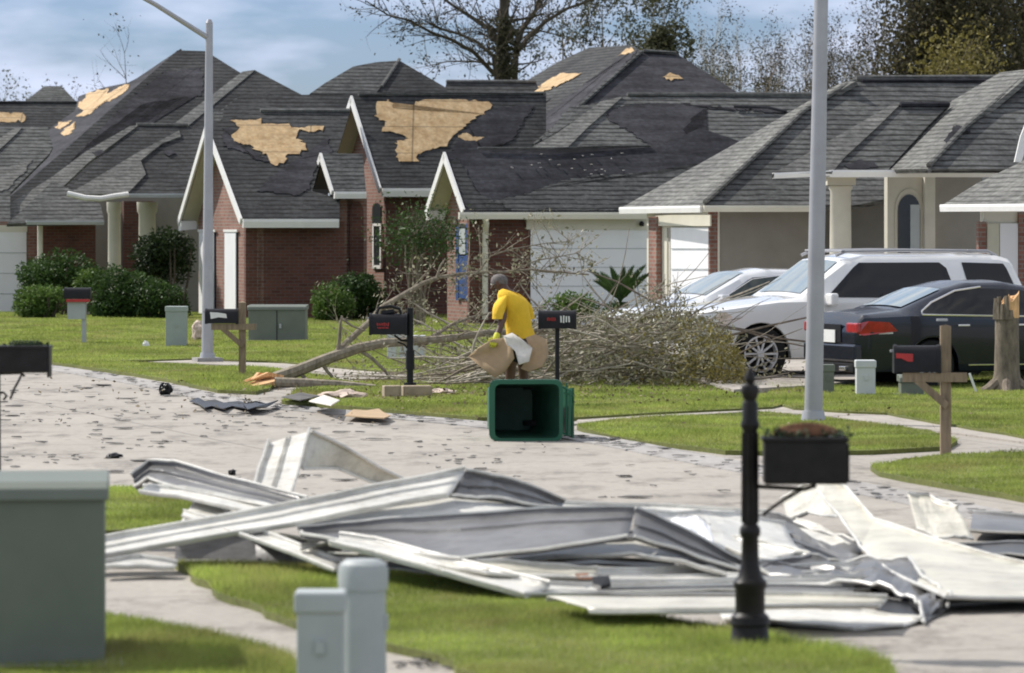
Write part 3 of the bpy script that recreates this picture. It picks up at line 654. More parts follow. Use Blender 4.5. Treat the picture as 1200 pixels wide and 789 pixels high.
MB().tube([hit(T_S, 1010, 94.8, .03), hit(T_S, 1165, 94.2, .03)], .035, 6).build('shadow_gap', M['felt'], h4)
Q_S = splane(1120, 199, 76.5, 32)
roof(h4, Q_S, [(1086, 198), (1200, 198), (1210, 150), (1260, 84), (1215, 80), (1132, 150), (1110, 170)], M['shg_mid'])
Q_F = fplane(1060, 199, 77.3, 30)
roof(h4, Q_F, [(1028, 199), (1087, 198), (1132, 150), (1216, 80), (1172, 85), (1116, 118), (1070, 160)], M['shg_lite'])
for (xa, ya), (xb, yb) in (((1216, 80), (1132, 150)), ((1132, 150), (1088, 196))): cap(h4, hit(Q_S, xa, ya, .03), hit(Q_S, xb, yb, .03), .05, M['shg_lite'])
patch(h4, Q_S, [(1106, 165), (1118, 148), (1138, 145), (1136, 153), (1120, 158), (1112, 168)], M['felt'], 'torn_edge', .1)
eave(h4, hit(V_S, 905, 203), hit(V_S, 972, 200), .1, -VD, M['white'])
eave(h4, hit(V_S, 970, 199.5), hit(V_S, 1196, 199.5), .13, -VD, M['white'])
eave(h4, hit(T_F, 729, 243), hit(T_S, 824, 241), .13, (-.6, -.8, 0), M['white'])
eave(h4, hit(T_S, 823, 241), hit(T_S, 952, 241), .12, -VD, M['cream'])
# garage front, seen obliquely, brick piers either side
T_w = Sw(840, 80.7)
wall(h4, T_w, [(834, 246), (962, 246)], M['stucco'])
rect(h4, T_w, 832, 248, 841, 380, M['brick'], 'brick_pier', .05, .1, zb=-.1)
c0 = hit(T_w, 833, 250)
Fg = (c0, -UD)
gb = hit(Fg, 762, 250)
wall(h4, Fg, [(758, 246), (834, 246)], M['cream'])
rect(h4, Fg, 786, 267, 830, 380, M['door'], 'garage_door', .04, zb=0.0)
rect(h4, Fg, 768, 252, 832, 265, M['cream'], 'lintel', .08)
rect(h4, Fg, 760, 254, 769, 380, M['brick'], 'brick_pier', .12, .1, zb=-.1)
rect(h4, Fg, 781.5, 267, 783, 380, M['stucco'], 'door_reveal', .05, .01, zb=0.0)
for k in range(1, 5): rect(h4, Fg, 786, 267+k*24, 830, 267.8+k*24, M['utility_grey'], 'door_joint', .06, .01)
# porch
p_w = Sw(1050, 84)
wall(h4, p_w, [(955, 200), (1042, 200)], M['stucco'], 'entry_wall')
p_w2 = Sw(1070, 80)
wall(h4, p_w2, [(1040, 206), (1096, 206)], M['stucco_c'])
ww = MB().slab(arch_px(p_w2, 1065.5, 26, 228, 305, off=.04), VD*.02).build('window', M['glass_dark'], h4)
ring = arch_px(p_w2, 1065.5, 33, 221, 305, off=.02); MB().slab(ring, VD*.01).build('window_surround', M['stucco_c'], ww)
rect(ww, p_w2, 1067, 240, 1078, 305, M['utility_grey'], 'curtain', .05, .01)
rect(h4, p_w2, 1084, 206, 1096, 380, M['stucco_c'], 'pilaster', .12, .1, zb=-.1)
wall(h4, Sw(1110, 80.6), [(1094, 206), (1150, 206)], M['stucco'])
MB().lathe(GX(985, 78.6, 0), [(.30, 0), (.30, .2), (.21, .25), (.205, 1.5), (.19, 2.85), (.22, 2.9), (.22, 2.94), (.2, 2.96)], 24).build('column', M['stucco_c'], h4, True)
MB().abox(GX(985, 78.6, 3.03), .52, .52, .14).abox(GX(985, 78.6, 3.12), .62, .62, .05).build('column_capital', M['stucco_c'], h4)
# ---- H5 right edge
h5 = thing('brick_house', GX(1190, 74), 'house cut by the right edge, low grey roof corner over white garage door', 'house', 'storm damaged houses')
Y_F = fplane(1140, 240, 72, 28)
roof(h5, Y_F, [(1105, 240), (1145, 215), (1190, 193), (1260, 150), (1330, 150), (1330, 238)], M['shg_lite'])
eave(h5, hit(Y_F, 1105, 240), hit(Y_F, 1330, 238), .12, (-.6, -.8, 0), M['white'])
hw = Sw(1150, 73); wall(h5, hw, [(1153, 246), (1400, 246)], M['cream'])
rect(h5, hw, 1147, 260, 1156, 380, M['brick'], 'brick_pier', .06, .1, zb=-.1); rect(h5, hw, 1194, 249, 1215, 380, M['brick'], 'brick_pier', .06, .1, zb=-.1)
rect(h5, hw, 1172, 262, 1193, 380, M['door'], 'garage_door', .04, zb=0); rect(h5, hw, 1157, 262, 1171, 380, M['soffit'], 'door_panel', .04, zb=0)
MB().slab([P(1189, 190, 71), P(1196, 160, 71), P(1204, 140, 71), P(1214, 140, 71), P(1206, 165, 71), P(1197, 190, 71)], (0, .12, 0)).build('rake_board', M['white'], h5)
# ------------------------------------------------------------------ street furniture
def lamp(x, yb, ytop_z, lean, r0, r1, label, arm=None, flange=False):
    Y = GY(yb); b = GX(x, Y); t = thing('street_lamp', b, label, 'street lamp', 'street lamps')
    top = b+Vector((lean, 0, ytop_z))
    MB().tube([b+ZD*.0, b+(top-b)*.5, top], [r0, (r0+r1)/2, r1], 16).build('pole', M['galv'], t, True)
    MB().lathe(b, [(r0*1.9, 0), (r0*1.9, .03), (r0*1.35, .05), (r0*1.15, .16)], 12).build('base_plate', M['galv'], t, True)
    bl = MB()
    for k in range(4):
        a = .785+k*1.571; bl.abox(b+Vector((math.cos(a)*r0*1.7, math.sin(a)*r0*1.7, .05)), .05, .05, .08)
    if flange:
        MB().abox(b+Vector((0, 0, .02)), .42, .42, .12, .3).build('footing', M['kerb'], t)
    MB().tube([top, top+ZD*.06], [r1*1.1, r1*.6], 12).build('pole_cap', M['galv'], t, True)
    if arm:
        a0, a1 = arm; m = (a0+a1)/2+ZD*.04
        ar = MB().tube([a0, m, a1], [.045, .038, .03], 10).build('arm', M['galv'], t, True)
        d = (a1-a0).normalized(); h = d.cross(ZD).normalized(); c = a1+d*.3
        hd = MB(); hd.tube([a1-d*.02, a1+d*.12, a1+d*.45, a1+d*.62], [.05, .10, .12, .04], 12); hd.build('lamp_head', M['galv'], t, True)
    return t
Y1 = GY(425)
lamp(243, 425, 5.5, .03, .098, .058, 'steel street lamp with slanting arm, left of the green transformer box', (P(243, 44, Y1), P(120, -28, Y1-1.5)), True)
Y2 = GY(498)
lamp(953, 498, 8.0, .15, .104, .06, 'tall grey steel lamp post in front of the white car, right of centre',
     (GX(953, Y2, 7.8)+Vector((.15, 0, 0)), GX(953, Y2, 8.5)+Vector((-2.2, -.6, 0))))
# ---- mailboxes
def mailbox_shell(t, c, ax, Lx, Wd, Hh, mat, name='box'):
    """tunnel-topped box, axis ax (unit), centre-bottom c"""
    ax = Vector(ax).normalized(); sd_ = ax.cross(ZD).normalized()
    pr = [(-Wd/2, 0), (Wd/2, 0), (Wd/2, Hh*.58)]+[(Wd/2*math.cos(a), Hh*.58+Hh*.42*math.sin(a)) for a in [math.pi*k/10 for k in range(1, 10)]]+[(-Wd/2, Hh*.58)]
    k = len(pr)
    def ring(s_, g=1.0): return [c+ax*s_+sd_*u*g+ZD*(v*g-(g-1)*Hh*.5) for u, v in pr]
    m = MB(); a, b = ring(-Lx/2), ring(Lx/2)
    m.add(a+b, [(i, (i+1) % k, (i+1) % k+k, i+k) for i in range(k)]+[tuple(range(k)), tuple(range(2*k-1, k-1, -1))]); m.build(name, mat, t, True)
    for sgn, nm in ((-1, 'door'), (1, 'end_cap')):
        m = MB(); a, b = ring(sgn*(Lx/2+.004), 1.07), ring(sgn*(Lx/2-.03), 1.07)
        m.add(a+b, [(i, (i+1) % k, (i+1) % k+k, i+k) for i in range(k)]+[tuple(range(k)), tuple(range(2*k-1, k-1, -1))])
        o = m.build(nm, mat, t, True)
        if nm == 'door': MB().box(c+ax*sgn*(Lx/2+.02)+ZD*Hh*.8, ax*.015, sd_*.02, ZD*.012).build('latch', M['galv'], o)
def strokes(par, c, sx, sz, n, mat, name, y):
    m = MB()
    for k in range(n):
        x = c.x-sx/2+sx*(k+.5)/n; h = sz*random.uniform(.6, 1)
        m.box(Vector((x, y, c.z)), (sx/n*.28, 0, random.uniform(-.003, .003)), (0, .002, 0), (random.uniform(-.006, .006), 0, h/2))
    return m.build(name, mat, par)
GM = 'kerbside mailboxes'
# right-hand ornate one
Y = GY(765); b = GX(879, Y); s_ = FP/Y
t = thing('mailbox', b, 'dark ornate mailbox on fluted post in the foreground, nearest of the mailboxes', 'mailbox', GM)
MB().lathe(b, [(.115, 0), (.115, .05), (.10, .07), (.095, .14), (.105, .15), (.10, .19), (.078, .21), (.078, .33), (.088, .345), (.088, .37), (.064, .40), (.047, .47), (.044, .60), (.055, .62), (.055, .65), (.042, .67)], 24).build('post_base', M['bronze'], t, True)
pole = MB().lathe(b, [(.039, .66), (.037, 1.16), (.050, 1.18), (.050, 1.2), (.042, 1.22), (.042, 1.30), (.032, 1.32), (.044, 1.345), (.050, 1.37), (.044, 1.395), (.020, 1.41), (.03, 1.43), (.026, 1.455), (.006, 1.49)], 24).build('post', M['bronze'], t, True)
fl = MB()
for k in range(10):
    a = k*.6283; fl.tube([b+Vector((math.cos(a)*.040, math.sin(a)*.040, .68)), b+Vector((math.cos(a)*.038, math.sin(a)*.038, 1.15))], .007, 5)
fl.build('fluting', M['bronze'], t)
bx = MB(); c = P(943, 541, Y-.03)
bx.box(c, (.215, 0, 0), (0, .10, 0), (0, 0, .115)).build('box', M['bronze'], t, bevel=.012)
MB().box(c+ZD*.118, (.225, 0, 0), (0, .112, 0), (0, 0, .012)).build('lid', M['bronze'], t, bevel=.006)
MB().box(c+Vector((.221, 0, -.005)), (.006, 0, 0), (0, .09, 0), (0, 0, .10)).build('door', M['bronze'], t, bevel=.003)
MB().tube([c+Vector((-.25, 0, -.13)), c+Vector((0, 0, -.145)), c+Vector((.06, 0, -.125))], .012, 6).tube([c+Vector((-.22, 0, -.28)), c+Vector((-.14, 0, -.22)), c+Vector((-.02, 0, -.15))], .010, 6).build('bracket', M['bronze'], t)
top = c+ZD*.13
sc = MB()
for k in range(17):
    x0 = -.16+.017*k; hh_ = 1.9*math.cos((x0+.02)/.2*1.3); sc.tube([top+Vector((x0, .02*(-1)**k, .0)), top+Vector((x0+.015, .01, .022*hh_)), top+Vector((x0+.03, 0, .036*hh_)), top+Vector((x0+.05, -.01, .024*hh_)), top+Vector((x0+.04, -.02, .008))], .011, 5)
sc.build('scroll_topper', M['rust'], t)
leaves('leaf_topper', [np.array(top)+np.array([random.uniform(-.21, .23), random.uniform(-.06, .06), random.uniform(-.004, .03)]) for _ in range(320)], .035, M['verdigris'], t)
# left-hand ornate one
Y = 30.0; b = GX(-7, Y)
t = thing('mailbox', b, 'dark ornate mailbox cut by the left edge, leafy scroll on its lid', 'mailbox', GM)
MB().lathe(b, [(.10, 0), (.10, .05), (.07, .1), (.07, .33), (.05, .4), (.045, 1.3), (.05, 1.35), (.01, 1.45)], 20).build('post', M['bronze'], t, True)
c = P(29, 422, Y)
MB().box(c, (.17, 0, 0), (0, .10, 0), (0, 0, .088)).build('box', M['bronze'], t, bevel=.01)
MB().box(c+ZD*.09, (.185, 0, 0), (0, .11, 0), (0, 0, .012)).build('lid', M['bronze'], t, bevel=.006)
MB().box(c+Vector((.174, 0, -.02)), (.008, 0, 0), (0, .09, 0), (0, 0, .10)).build('door', M['bronze'], t, bevel=.003)
MB().tube([P(0, 438, Y), P(24, 437, Y), P(29, 441, Y)], .010, 6).tube([P(26, 438, Y), P(20, 450, Y), P(17, 455, Y), P(12, 468, Y)], .009, 6).tube([P(-5, 462, Y), P(4, 460, Y), P(8, 464, Y), P(4, 469, Y)], .009, 6).build('bracket', M['bronze'], t)
sc = MB()
for k in range(8):
    x0 = 12+k*4; sc.tube([P(x0, 410, Y), P(x0+1, 404, Y), P(x0+4, 399, Y), P(x0+7, 402, Y), P(x0+5, 406, Y)], .009, 5)
sc.build('scroll_topper', M['verdigris'], t)
leaves('leaf_topper', [np.array(P(random.uniform(2, 56), random.uniform(403, 410), Y)) for _ in range(120)], .035, M['verdigris'], t)
# wood-post ones
def wood_mail(xp, yb, ytop, x0, x1, y0, y1, label, flag=None, white=False):
    Y = GY(yb); s_ = FP/Y; b = GX(xp, Y)
    t = thing('mailbox', b, label, 'mailbox', GM)
    hp = CH-(ytop-YH)/s_
    p = MB(); w_ = .05
    p.add([b+Vector((sx*w_, sy*w_, z)) for z in (0, hp*.5, hp-.02) for sx, sy in ((-1, -1), (1, -1), (1, 1), (-1, 1))]+[b+Vector((0, 0, hp))],
          [(i+4*k, (i+1) % 4+4*k, (i+1) % 4+4*k+4, i+4*k+4) for k in range(2) for i in range(4)]+[(8+i, 8+(i+1) % 4, 12) for i in range(4)]+[(3, 2, 1, 0)])
    p.build('post', M['post'], t)
    zb = CH-(y1-YH)/s_; cx = P((x0+x1)/2, y1, Y-.0); cx.z = zb
    MB().box(Vector(((cx.x+b.x)/2+.03, Y-.07, zb-.05)), (abs(b.x-cx.x)/2+(x1-x0)/s_*.25+.06, 0, 0), (0, .022, 0), (0, 0, .045)).build('arm', M['post'], t)
    MB().box(Vector((b.x-.14, Y-.07, zb-.2)), Vector((.15, 0, -.13)), (0, .018, 0), Vector((.02, 0, .03))).build('brace', M['post'], t)
    cx.y -= .02
    mailbox_shell(t, cx, (1, 0, 0), (x1-x0)/s_, .18, (y1-y0)/s_, M['black'])
    if flag:
        fx0, fy0, fx1, fy1 = flag; q = Y-.125
        MB().slab([P(fx0, fy0, q), P(fx1, fy0+1, q), P(fx1, fy1, q), P(fx1-6, fy1, q), P(fx0+6, fy1-4, q), P(fx0, fy1-4, q)], (0, .006, 0)).build('flag', M['red'], t)
    if white:
        q = Y-.125; MB().slab([P(246, 366, q), P(256, 366.5, q), P(265, 368, q), P(266, 373, q), P(256, 372, q), P(247, 374, q)], (0, .005, 0)).build('worn_label', M['pvc'], t)
    return t
wood_mail(284, 443, 353, 241, 279, 362, 379, 'black mailbox with a worn white label on a wooden post', white=True)
wood_mail(1108, 533, 380, 1047, 1101, 405, 436, 'black mailbox with red flag on a wooden post in front of the black sedan', flag=(1050, 414, 1070, 424))
MB().abox(P(1104, 375, GY(533)-.01), .10, .10, .02).build('post_cap', M['galv'], bpy.data.objects['mailbox.003'])
# black metal ones
def metal_mail(xp, yb, ytop, x0, x1, y0, y1, label, r=.035):
    Y = GY(yb); s_ = FP/Y; b = GX(xp, Y); t = thing('mailbox', b, label, 'mailbox', GM)
    hp = CH-(ytop-YH)/s_
    MB().tube([b, b+ZD*hp], r, 10).tube([b, b+ZD*.12], r*1.9, 10).build('post', M['black'], t, True)
    c = P((x0+x1)/2, y1, Y-.03); mailbox_shell(t, c, (1, 0, 0), (x1-x0)/s_, .19, (y1-y0)/s_, M['black'])
    return t, Y, s_, b
t, Y, s_, b = metal_mail(480.5, 459, 361, 433, 477, 368, 392, 'black mailbox with small red lettering, in front of the fallen limb', .045)
strokes(t, P(449, 380, Y), .17, .05, 7, M['red'], 'lettering', Y-.13); strokes(t, P(449, 384, Y), .15, .03, 8, M['red'], 'lettering', Y-.13)
MB().tube([P(441, 368, Y), P(444, 361, Y), P(458, 359, Y), P(468, 362, Y), P(470, 368, Y)], .022, 7).tube([P(447, 367, Y), P(462, 365, Y)], .03, 7).build('scroll_topper', M['black'], t, True)
MB().tube([P(480, 400, Y), P(470, 399, Y), P(462, 393, Y)], .015, 6).tube([P(480, 412, Y), P(474, 404, Y), P(466, 401, Y)], .012, 6).build('bracket', M['black'], t)
MB().tube([b+ZD*.3, b+ZD*.55], .06, 8).build('post_collar', M['black'], t, True)
t, Y, s_, b = metal_mail(653, 462, 384, 631, 675, 364, 385, 'black mailbox with white house number plate standing behind the overturned green bin', .03)
strokes(t, P(646, 374, Y), .12, .05, 6, M['red'], 'lettering', Y-.13)
strokes(t, P(662, 374, Y), .14, .13, 4, M['pvc'], 'number_plate', Y-.13)
# far-left one over a board
Y = GY(405); t = thing('mailbox', GX(99, Y), 'small black mailbox above a pale board before the shrubs, farthest of the mailboxes', 'mailbox', GM)
MB().box(P(98.5, 378, Y), (.04, 0, 0), (0, .04, 0), (0, 0, .43)).build('post', M['utility_grey'], t)
mailbox_shell(t, P(91, 350, Y-.04), (1, 0, 0), .48, .18, .2, M['black'])
MB().box(P(91.5, 352.3, Y-.04), (.21, 0, 0), (0, .1, 0), (0, 0, .025)).build('red_strip', M['red'], t)
MB().box(P(89.5, 364, Y-.06), (.165, 0, 0), (0, .015, 0), (0, 0, .16)).build('board', M['utility_grey'], t)
# ---- utility boxes and pedestals
def cabinet(xa, xb, ytop, yb, dep, label, mat, name='transformer_box', seam=True, cat='utility box', group=None, turn=0.0):
    Y = GY(yb); s_ = FP/Y; wd = (xb-xa)/s_; h = CH-(ytop-YH)/s_
    b = GX((xa+xb)/2, Y+dep/2); t = thing(name, b, label, cat, group)
    fx = GX((xa+xb)/2, Y)
    MB().box(fx+Vector((0, dep/2, h/2-.03)), (wd/2, 0, 0), (0, dep/2, 0), (0, 0, h/2-.03)).build('body', mat, t, bevel=.015)
    m = MB(); W2_ = wd/2+.02; y0, y1 = -.03, dep+.02
    m.slab([fx+Vector((-W2_, y0, h-.09)), fx+Vector((-W2_, y0+.02, h-.03)), fx+Vector((-W2_, y0+.10, h)), fx+Vector((-W2_, y1, h)), fx+Vector((-W2_, y1, h-.09))], (2*W2_, 0, 0)).build('lid', mat, t, bevel=.01)
    if seam:
        MB().box(fx+Vector((0, -.004, h*.46)), (.008, 0, 0), (0, .004, 0), (0, 0, h*.40)).build('door_seam', M['black'], t)
        MB().box(fx+Vector((wd*.06, -.03, h*.45)), (.02, 0, 0), (0, .03, 0), (0, 0, .04)).build('latch', M['galv'], t)
    MB().box(fx+Vector((0, dep/2, .0)), (wd/2+.1, 0, 0), (0, dep/2+.1, 0), (0, 0, .05)).build('concrete_pad', M['kerb'], t)
    t.rotation_euler.z = turn
    return t
cabinet(-80, 111, 566, 790, 1.05, 'big grey green utility cabinet filling the lower left corner', M['utility'], seam=False, turn=R(5.2))
cabinet(291, 358, 358, 402, .9, 'low green transformer box on the lawn before the dark brick wall', M['utility'])
cabinet(1056, 1083, 440, 467, .4, 'small dark green utility box on grass under the black sedan', M['utility'], seam=False)
def pedestal(xa, xb, ytop, Y, label, mat, rounded=False, dep=None, name='utility_pedestal', lean=0):
    s_ = FP/Y; wd = (xb-xa)/s_; h = CH-(ytop-YH)/s_; b = GX((xa+xb)/2, Y)
    t = thing(name, b, label, 'utility pedestal', 'utility pedestals')
    if rounded:
        r = wd/2
        MB().lathe(b, [(r*1.05, 0), (r, .05), (r*.97, h-.13)], 24).build('body', mat, t, True)
        MB().lathe(b, [(r*1.06, h-.14), (r*1.08, h-.05), (r*1.0, h-.02), (r*.75, h)], 24).build('cap', mat, t, True)
        MB().abox(b+Vector((r*.95, -.02, h*.55)), .03, .05, .07).build('latch', mat, t)
    else:
        d = dep or wd
        MB().box(b+ZD*(h-.08)/2+Vector((0, 0, 0)), Vector((wd/2, lean, 0)), (0, d/2, 0), (0, 0, (h-.08)/2)).build('body', mat, t, bevel=.01)
        MB().box(b+ZD*(h-.05), Vector((wd/2+.012, 0, 0)), (0, d/2+.012, 0), (0, 0, .05)).build('cap', mat, t, bevel=.015)
        MB().abox(b+Vector((0, -d/2-.008, h*.55)), .04, .02, .06).build('latch', mat, t)
    return t
pedestal(349, 403, 692, 19.6, 'square grey utility pedestal at the bottom edge beside the round one', M['utility_grey'])
pedestal(398, 453, 656, 20.2, 'round grey utility pedestal at the bottom edge, cap slightly wider', M['utility_grey'], True)
pedestal(195, 219, 359, GY(408), 'pale green square pedestal standing left of the street lamp', M['utility_lt'])
pedestal(454, 465, 391, GY(424), 'slim white pedestal seen left of the ornate black post', M['pvc_grey'])
pedestal(467, 477, 391, GY(424), 'slim white pedestal close behind the ornate black post', M['pvc_grey'])
pedestal(483, 498, 393, GY(423), 'slim white pedestal seen right of the ornate black post', M['pvc_grey'])
pedestal(1003, 1025, 422, GY(467), 'white square pedestal in front of the black sedan bumper', M['pvc_grey'])
pedestal(963, 977, 427, GY(464), 'green pedestal with pale cap close right of the tall lamp post', M['utility'])
# ---- overturned wheelie bin, its mouth to the camera
Y = GY(517); s_ = FP/Y; t = thing('wheelie_bin', GX(617, Y+.4), 'dark green wheelie bin lying on its side on the street, mouth towards us', 'wheelie bin')
x0, x1 = GX(576, Y).x, GX(657, Y).x; hh = .615
def rr(x0, x1, z0, z1, y, r=.07, n=5):
    pts = []
    for cx, cz, a0 in ((x1-r, z1-r, 0), (x0+r, z1-r, 90), (x0+r, z0+r, 180), (x1-r, z0+r, 270)):
        for k in range(n+1):
            a = R(a0+90*k/n); pts.append(Vector((cx+r*math.cos(a), y, cz+r*math.sin(a))))
    return pts
A = rr(x0, x1, 0.015, hh, Y); B = rr(x0-.05, x1-.26, .045, hh-.07, Y+1.0)
Ai = rr(x0+.035, x1-.015, .03, hh-.025, Y); Bi = rr(x0-.01, x1-.29, .07, hh-.10, Y+.96)
k = len(A); sh_ = MB()
sh_.add(A+B+Bi, [(i, (i+1) % k, (i+1) % k+k, i+k) for i in range(k)]+[tuple(range(2*k-1, k-1, -1))]); sh_.build('body', M['bin'], t, True)
sh_ = MB(); sh_.add(Ai+Bi, [(i, i+k, (i+1) % k+k, (i+1) % k) for i in range(k)]+[tuple(range(k, 2*k))]); sh_.build('inside', M['bin_in'], t, True)
Ao = rr(x0-.025, x1+.025, .0, hh+.02, Y-.03, .08); Ao2 = rr(x0-.025, x1+.025, .0, hh+.02, Y+.05, .08); Aj = rr(x0+.035, x1-.015, .03, hh-.025, Y-.03, .06)
rm = MB(); rm.add(Ao+Ao2+Aj+Ai, [(i, (i+1) % k, (i+1) % k+k, i+k) for i in range(k)]+[(i, i+2*k, (i+1) % k+2*k, (i+1) % k) for i in range(k)]+[(i+2*k, i+3*k, (i+1) % k+3*k, (i+1) % k+2*k) for i in range(k)]); rm.build('rim', M['bin'], t, True)
MB().tube([Vector((x1+.02, Y+.0, .08)), Vector((x1+.09, Y-.02, .06)), Vector((x1+.10, Y-.02, .52)), Vector((x1+.02, Y, .56))], .016, 8).tube([Vector((x1+.06, Y+.0, .05)), Vector((x1+.06, Y+.0, .6))], .010, 8).build('handle', M['bin'], t, True)
MB().tube([Vector((x1+.03, Y-.02, .50)), Vector((x1+.13, Y-.02, .47)), Vector((x1+.13, Y+.03, .40))], .012, 6).build('hinge', M['bin'], t, True)
# lid folded right back along the side
MB().slab([Vector((x1+.12, Y+.05, .03)), Vector((x1+.12, Y+.05, .55)), Vector((x1-.02, Y+.62, .50)), Vector((x1-.02, Y+.62, .05))], (.02, 0, 0)).build('lid', M['bin'], t)
for z in (.12, .50):
    wh = MB().tube([Vector((x1-.27, Y+.93, z)), Vector((x1-.27, Y+.93, z+.05))], .12, 16).build('wheel', M['rubber'], t, True)
# ------------------------------------------------------------------ cars
def car(name, origin, heading, label, cat, Ln, Wd, side, sill, roofp, belt, roofw, wheels, wr, paint, glass, windows, extras, arch=1.16, glass_front=None, glass_back=None):
    """origin = ground point under the front bumper centre; heading = unit vector the car points to.
    side: list (x, half width); belt/roofp: lists (x, z); x runs back from the nose"""
    H = Vector(heading).normalized(); Sd = H.cross(ZD).normalized(); O = Vector(origin)      # Sd = car's right
    t = thing(name, O-H*Ln/2, label, cat, 'cars parked in the driveways')
    ip = lambda tb, x: float(np.interp(x, [p[0] for p in tb], [p[1] for p in tb]))
    W = lambda x, y, z: O-H*x+Sd*y+ZD*z
    def surf(x, z):                                   # half width of the body skin at station x, height z
        b, r, wm = ip(belt, x), ip(roofp, x), ip(side, x)
        if z <= b:
            u = (z-sill)/(b-sill); return wm*(.93+.07*math.sin(min(1, max(0, u))*math.pi*.62)/1.0)
        top = ip(roofw, x); wb = wm*(.93+.07*math.sin(math.pi*.62)); u = min(1, (z-b)/max(.01, (r-b))); return wb+(top-wb)*u**1.15
    xs = sorted(set([round(i*Ln/130, 4) for i in range(131)])); rows = []
    fr = [0, .08, .3, .55, .8, .94, 1]
    for x in xs:
        b, r = ip(belt, x), ip(roofp, x); zb = sill
        for wx in wheels:
            q = wr*arch
            if abs(x-wx) < q: zb = max(zb, wr*.98+math.sqrt(q*q-(x-wx)**2))
        zs = [zb+(b-zb)*f for f in fr]
        prof = [(surf(x, z), z) for z in zs]
        top = ip(roofw, x); wb = prof[-1][0]
        for f in (.3, .62, .88): prof.append((wb+(min(top, wb)-wb)*f**1.15, b+(r-b)*f))
        prof += [(min(top, wb)*.94, b+(r-b)*.98), (min(top, wb)*.75, r), (min(top, wb)*.4, r+.015), (0, r+.02)]
        prof = [(prof[0][0]*.9, zb-.0)]+prof
        rows.append([(x, y, z) for y, z in prof])
    k = len(rows[0]); vs = []; fs = []
    for row in rows:
        vs += [W(x, y, z) for x, y, z in row]+[W(x, -y, z) for x, y, z in reversed(row[:-1])]
    n = 2*k-1
    for i in range(len(rows)-1):
        for j in range(n-1): fs.append((i*n+j, i*n+j+1, (i+1)*n+j+1, (i+1)*n+j))
    fs.append(tuple(range(n))); fs.append(tuple((len(rows)-1)*n+j for j in range(n-1, -1, -1)))
    body = MB().add(vs, fs).build('body', paint, t, True, angle=28)
    MB().box(W(Ln/2, 0, sill+.14), H*(Ln/2-.15), Sd*(Wd/2-.28), ZD*.16).build('underbody', M['rubber'], t)
    for sgn in (1, -1):
        for wn, poly in windows:
            pts = []; m = MB(); n_ = len(poly)
            # triangulated strip following the skin: fan rows between top and bottom outlines
            xs_ = np.linspace(min(p[0] for p in poly), max(p[0] for p in poly), 22)
            grid = []
            for x in xs_:
                x = min(max(x, xs_[0]+.004), xs_[-1]-.004); zz = []
                for i in range(n_):
                    (xa, za), (xb, zb_) = poly[i], poly[(i+1) % n_]
                    if (xa-x)*(xb-x) < 0: zz.append(za+(zb_-za)*(x-xa)/(xb-xa))
                lo, hi = min(zz), max(zz); grid.append([W(x, sgn*(surf(x, lo+(hi-lo)*f)+.008), lo+(hi-lo)*f) for f in (0, .25, .5, .75, 1)])
            vs = [v for g_ in grid for v in g_]; m.add(vs, [(i*5+j, i*5+j+1, (i+1)*5+j+1, (i+1)*5+j) for i in range(21) for j in range(4)])
            m.build(wn, glass, t, True)
        for wx in wheels:
            yo = ip(side, wx)-.02; c = W(wx, sgn*(yo-.12), wr)
            ax = Sd*sgn; tw = .115
            wh = MB(); pr = [(wr*.60, -tw), (wr*.93, -tw), (wr, -tw*.7), (wr, tw*.7), (wr*.93, tw), (wr*.66, tw*1.02), (wr*.64, tw*.8)]
            N = 36; e1 = H; e2 = ZD
            def ringpts(r, s): return [c+ax*s+(e1*math.cos(2*math.pi*j/N)+e2*math.sin(2*math.pi*j/N))*r for j in range(N)]
            vs = [v for r_, s in pr for v in ringpts(r_, s)]
            wh.add(vs, [(i*N+j, i*N+(j+1) % N, (i+1)*N+(j+1) % N, (i+1)*N+j) for i in range(len(pr)-1) for j in range(N)])
            tyre = wh.build('wheel', M['rubber'], t, True)
            rm_ = MB(); vs = ringpts(wr*.68, tw*.95)+ringpts(wr*.60, tw*.98)+ringpts(wr*.58, tw*.2); rm_.add(vs, [(i*N+j, i*N+(j+1) % N, (i+1)*N+(j+1) % N, (i+1)*N+j) for i in range(2) for j in range(N)])
            for q in range(10):
                a = q*.6283; d = e1*math.cos(a)+e2*math.sin(a); tt = ax.cross(d)
                rm_.box(c+ax*tw*.72+d*wr*.33, d*wr*.30, tt*wr*.035, ax*.012)
            rm_.tube([c+ax*tw*.5, c+ax*tw*.95], wr*.13, 14)
            rm_.build('rim', M['alloy'], tyre, True)
            MB().tube([c-ax*.02, c+ax*.01], wr*.6, 20).build('brake_disc', M['black'], tyre, True)
            if True:
                ar = MB(); ar.tube([W(wx+wr*arch*math.cos(a), sgn*(surf(wx, .6)+.0), wr*.98+wr*arch*math.sin(a)) for a in [R(5+170*q/16) for q in range(17)]], .018, 5); ar.build('wheel_arch', paint, t, True)
                MB().tube([c-ax*.30, c-ax*.13], wr*arch, 24).build('wheel_well', M['rubber'], t, True)
    if glass_front:
        for nm, seg, gm_ in glass_front:
            (xa, xb, fa, fb) = seg; m = MB(); g_ = []
            for q in range(9):
                x = xa+(xb-xa)*q/8; r = ip(roofp, x); b = ip(belt, x); wtop = ip(roofw, x)*.86
                g_.append([W(x, wtop*s, r+.012+(.02*(1-abs(s)**2)) ) for s in np.linspace(-1, 1, 9)])
            m.add([v for a in g_ for v in a], [(i*9+j, i*9+j+1, (i+1)*9+j+1, (i+1)*9+j) for i in range(8) for j in range(8)]); m.build(nm, gm_, t, True)
    extras(t, W, surf, H, Sd)
    return t
SKIN = lambda W, surf, sgn, poly, off=.01: [W(x, sgn*(surf(x, z)+off), z) for x, z in poly]
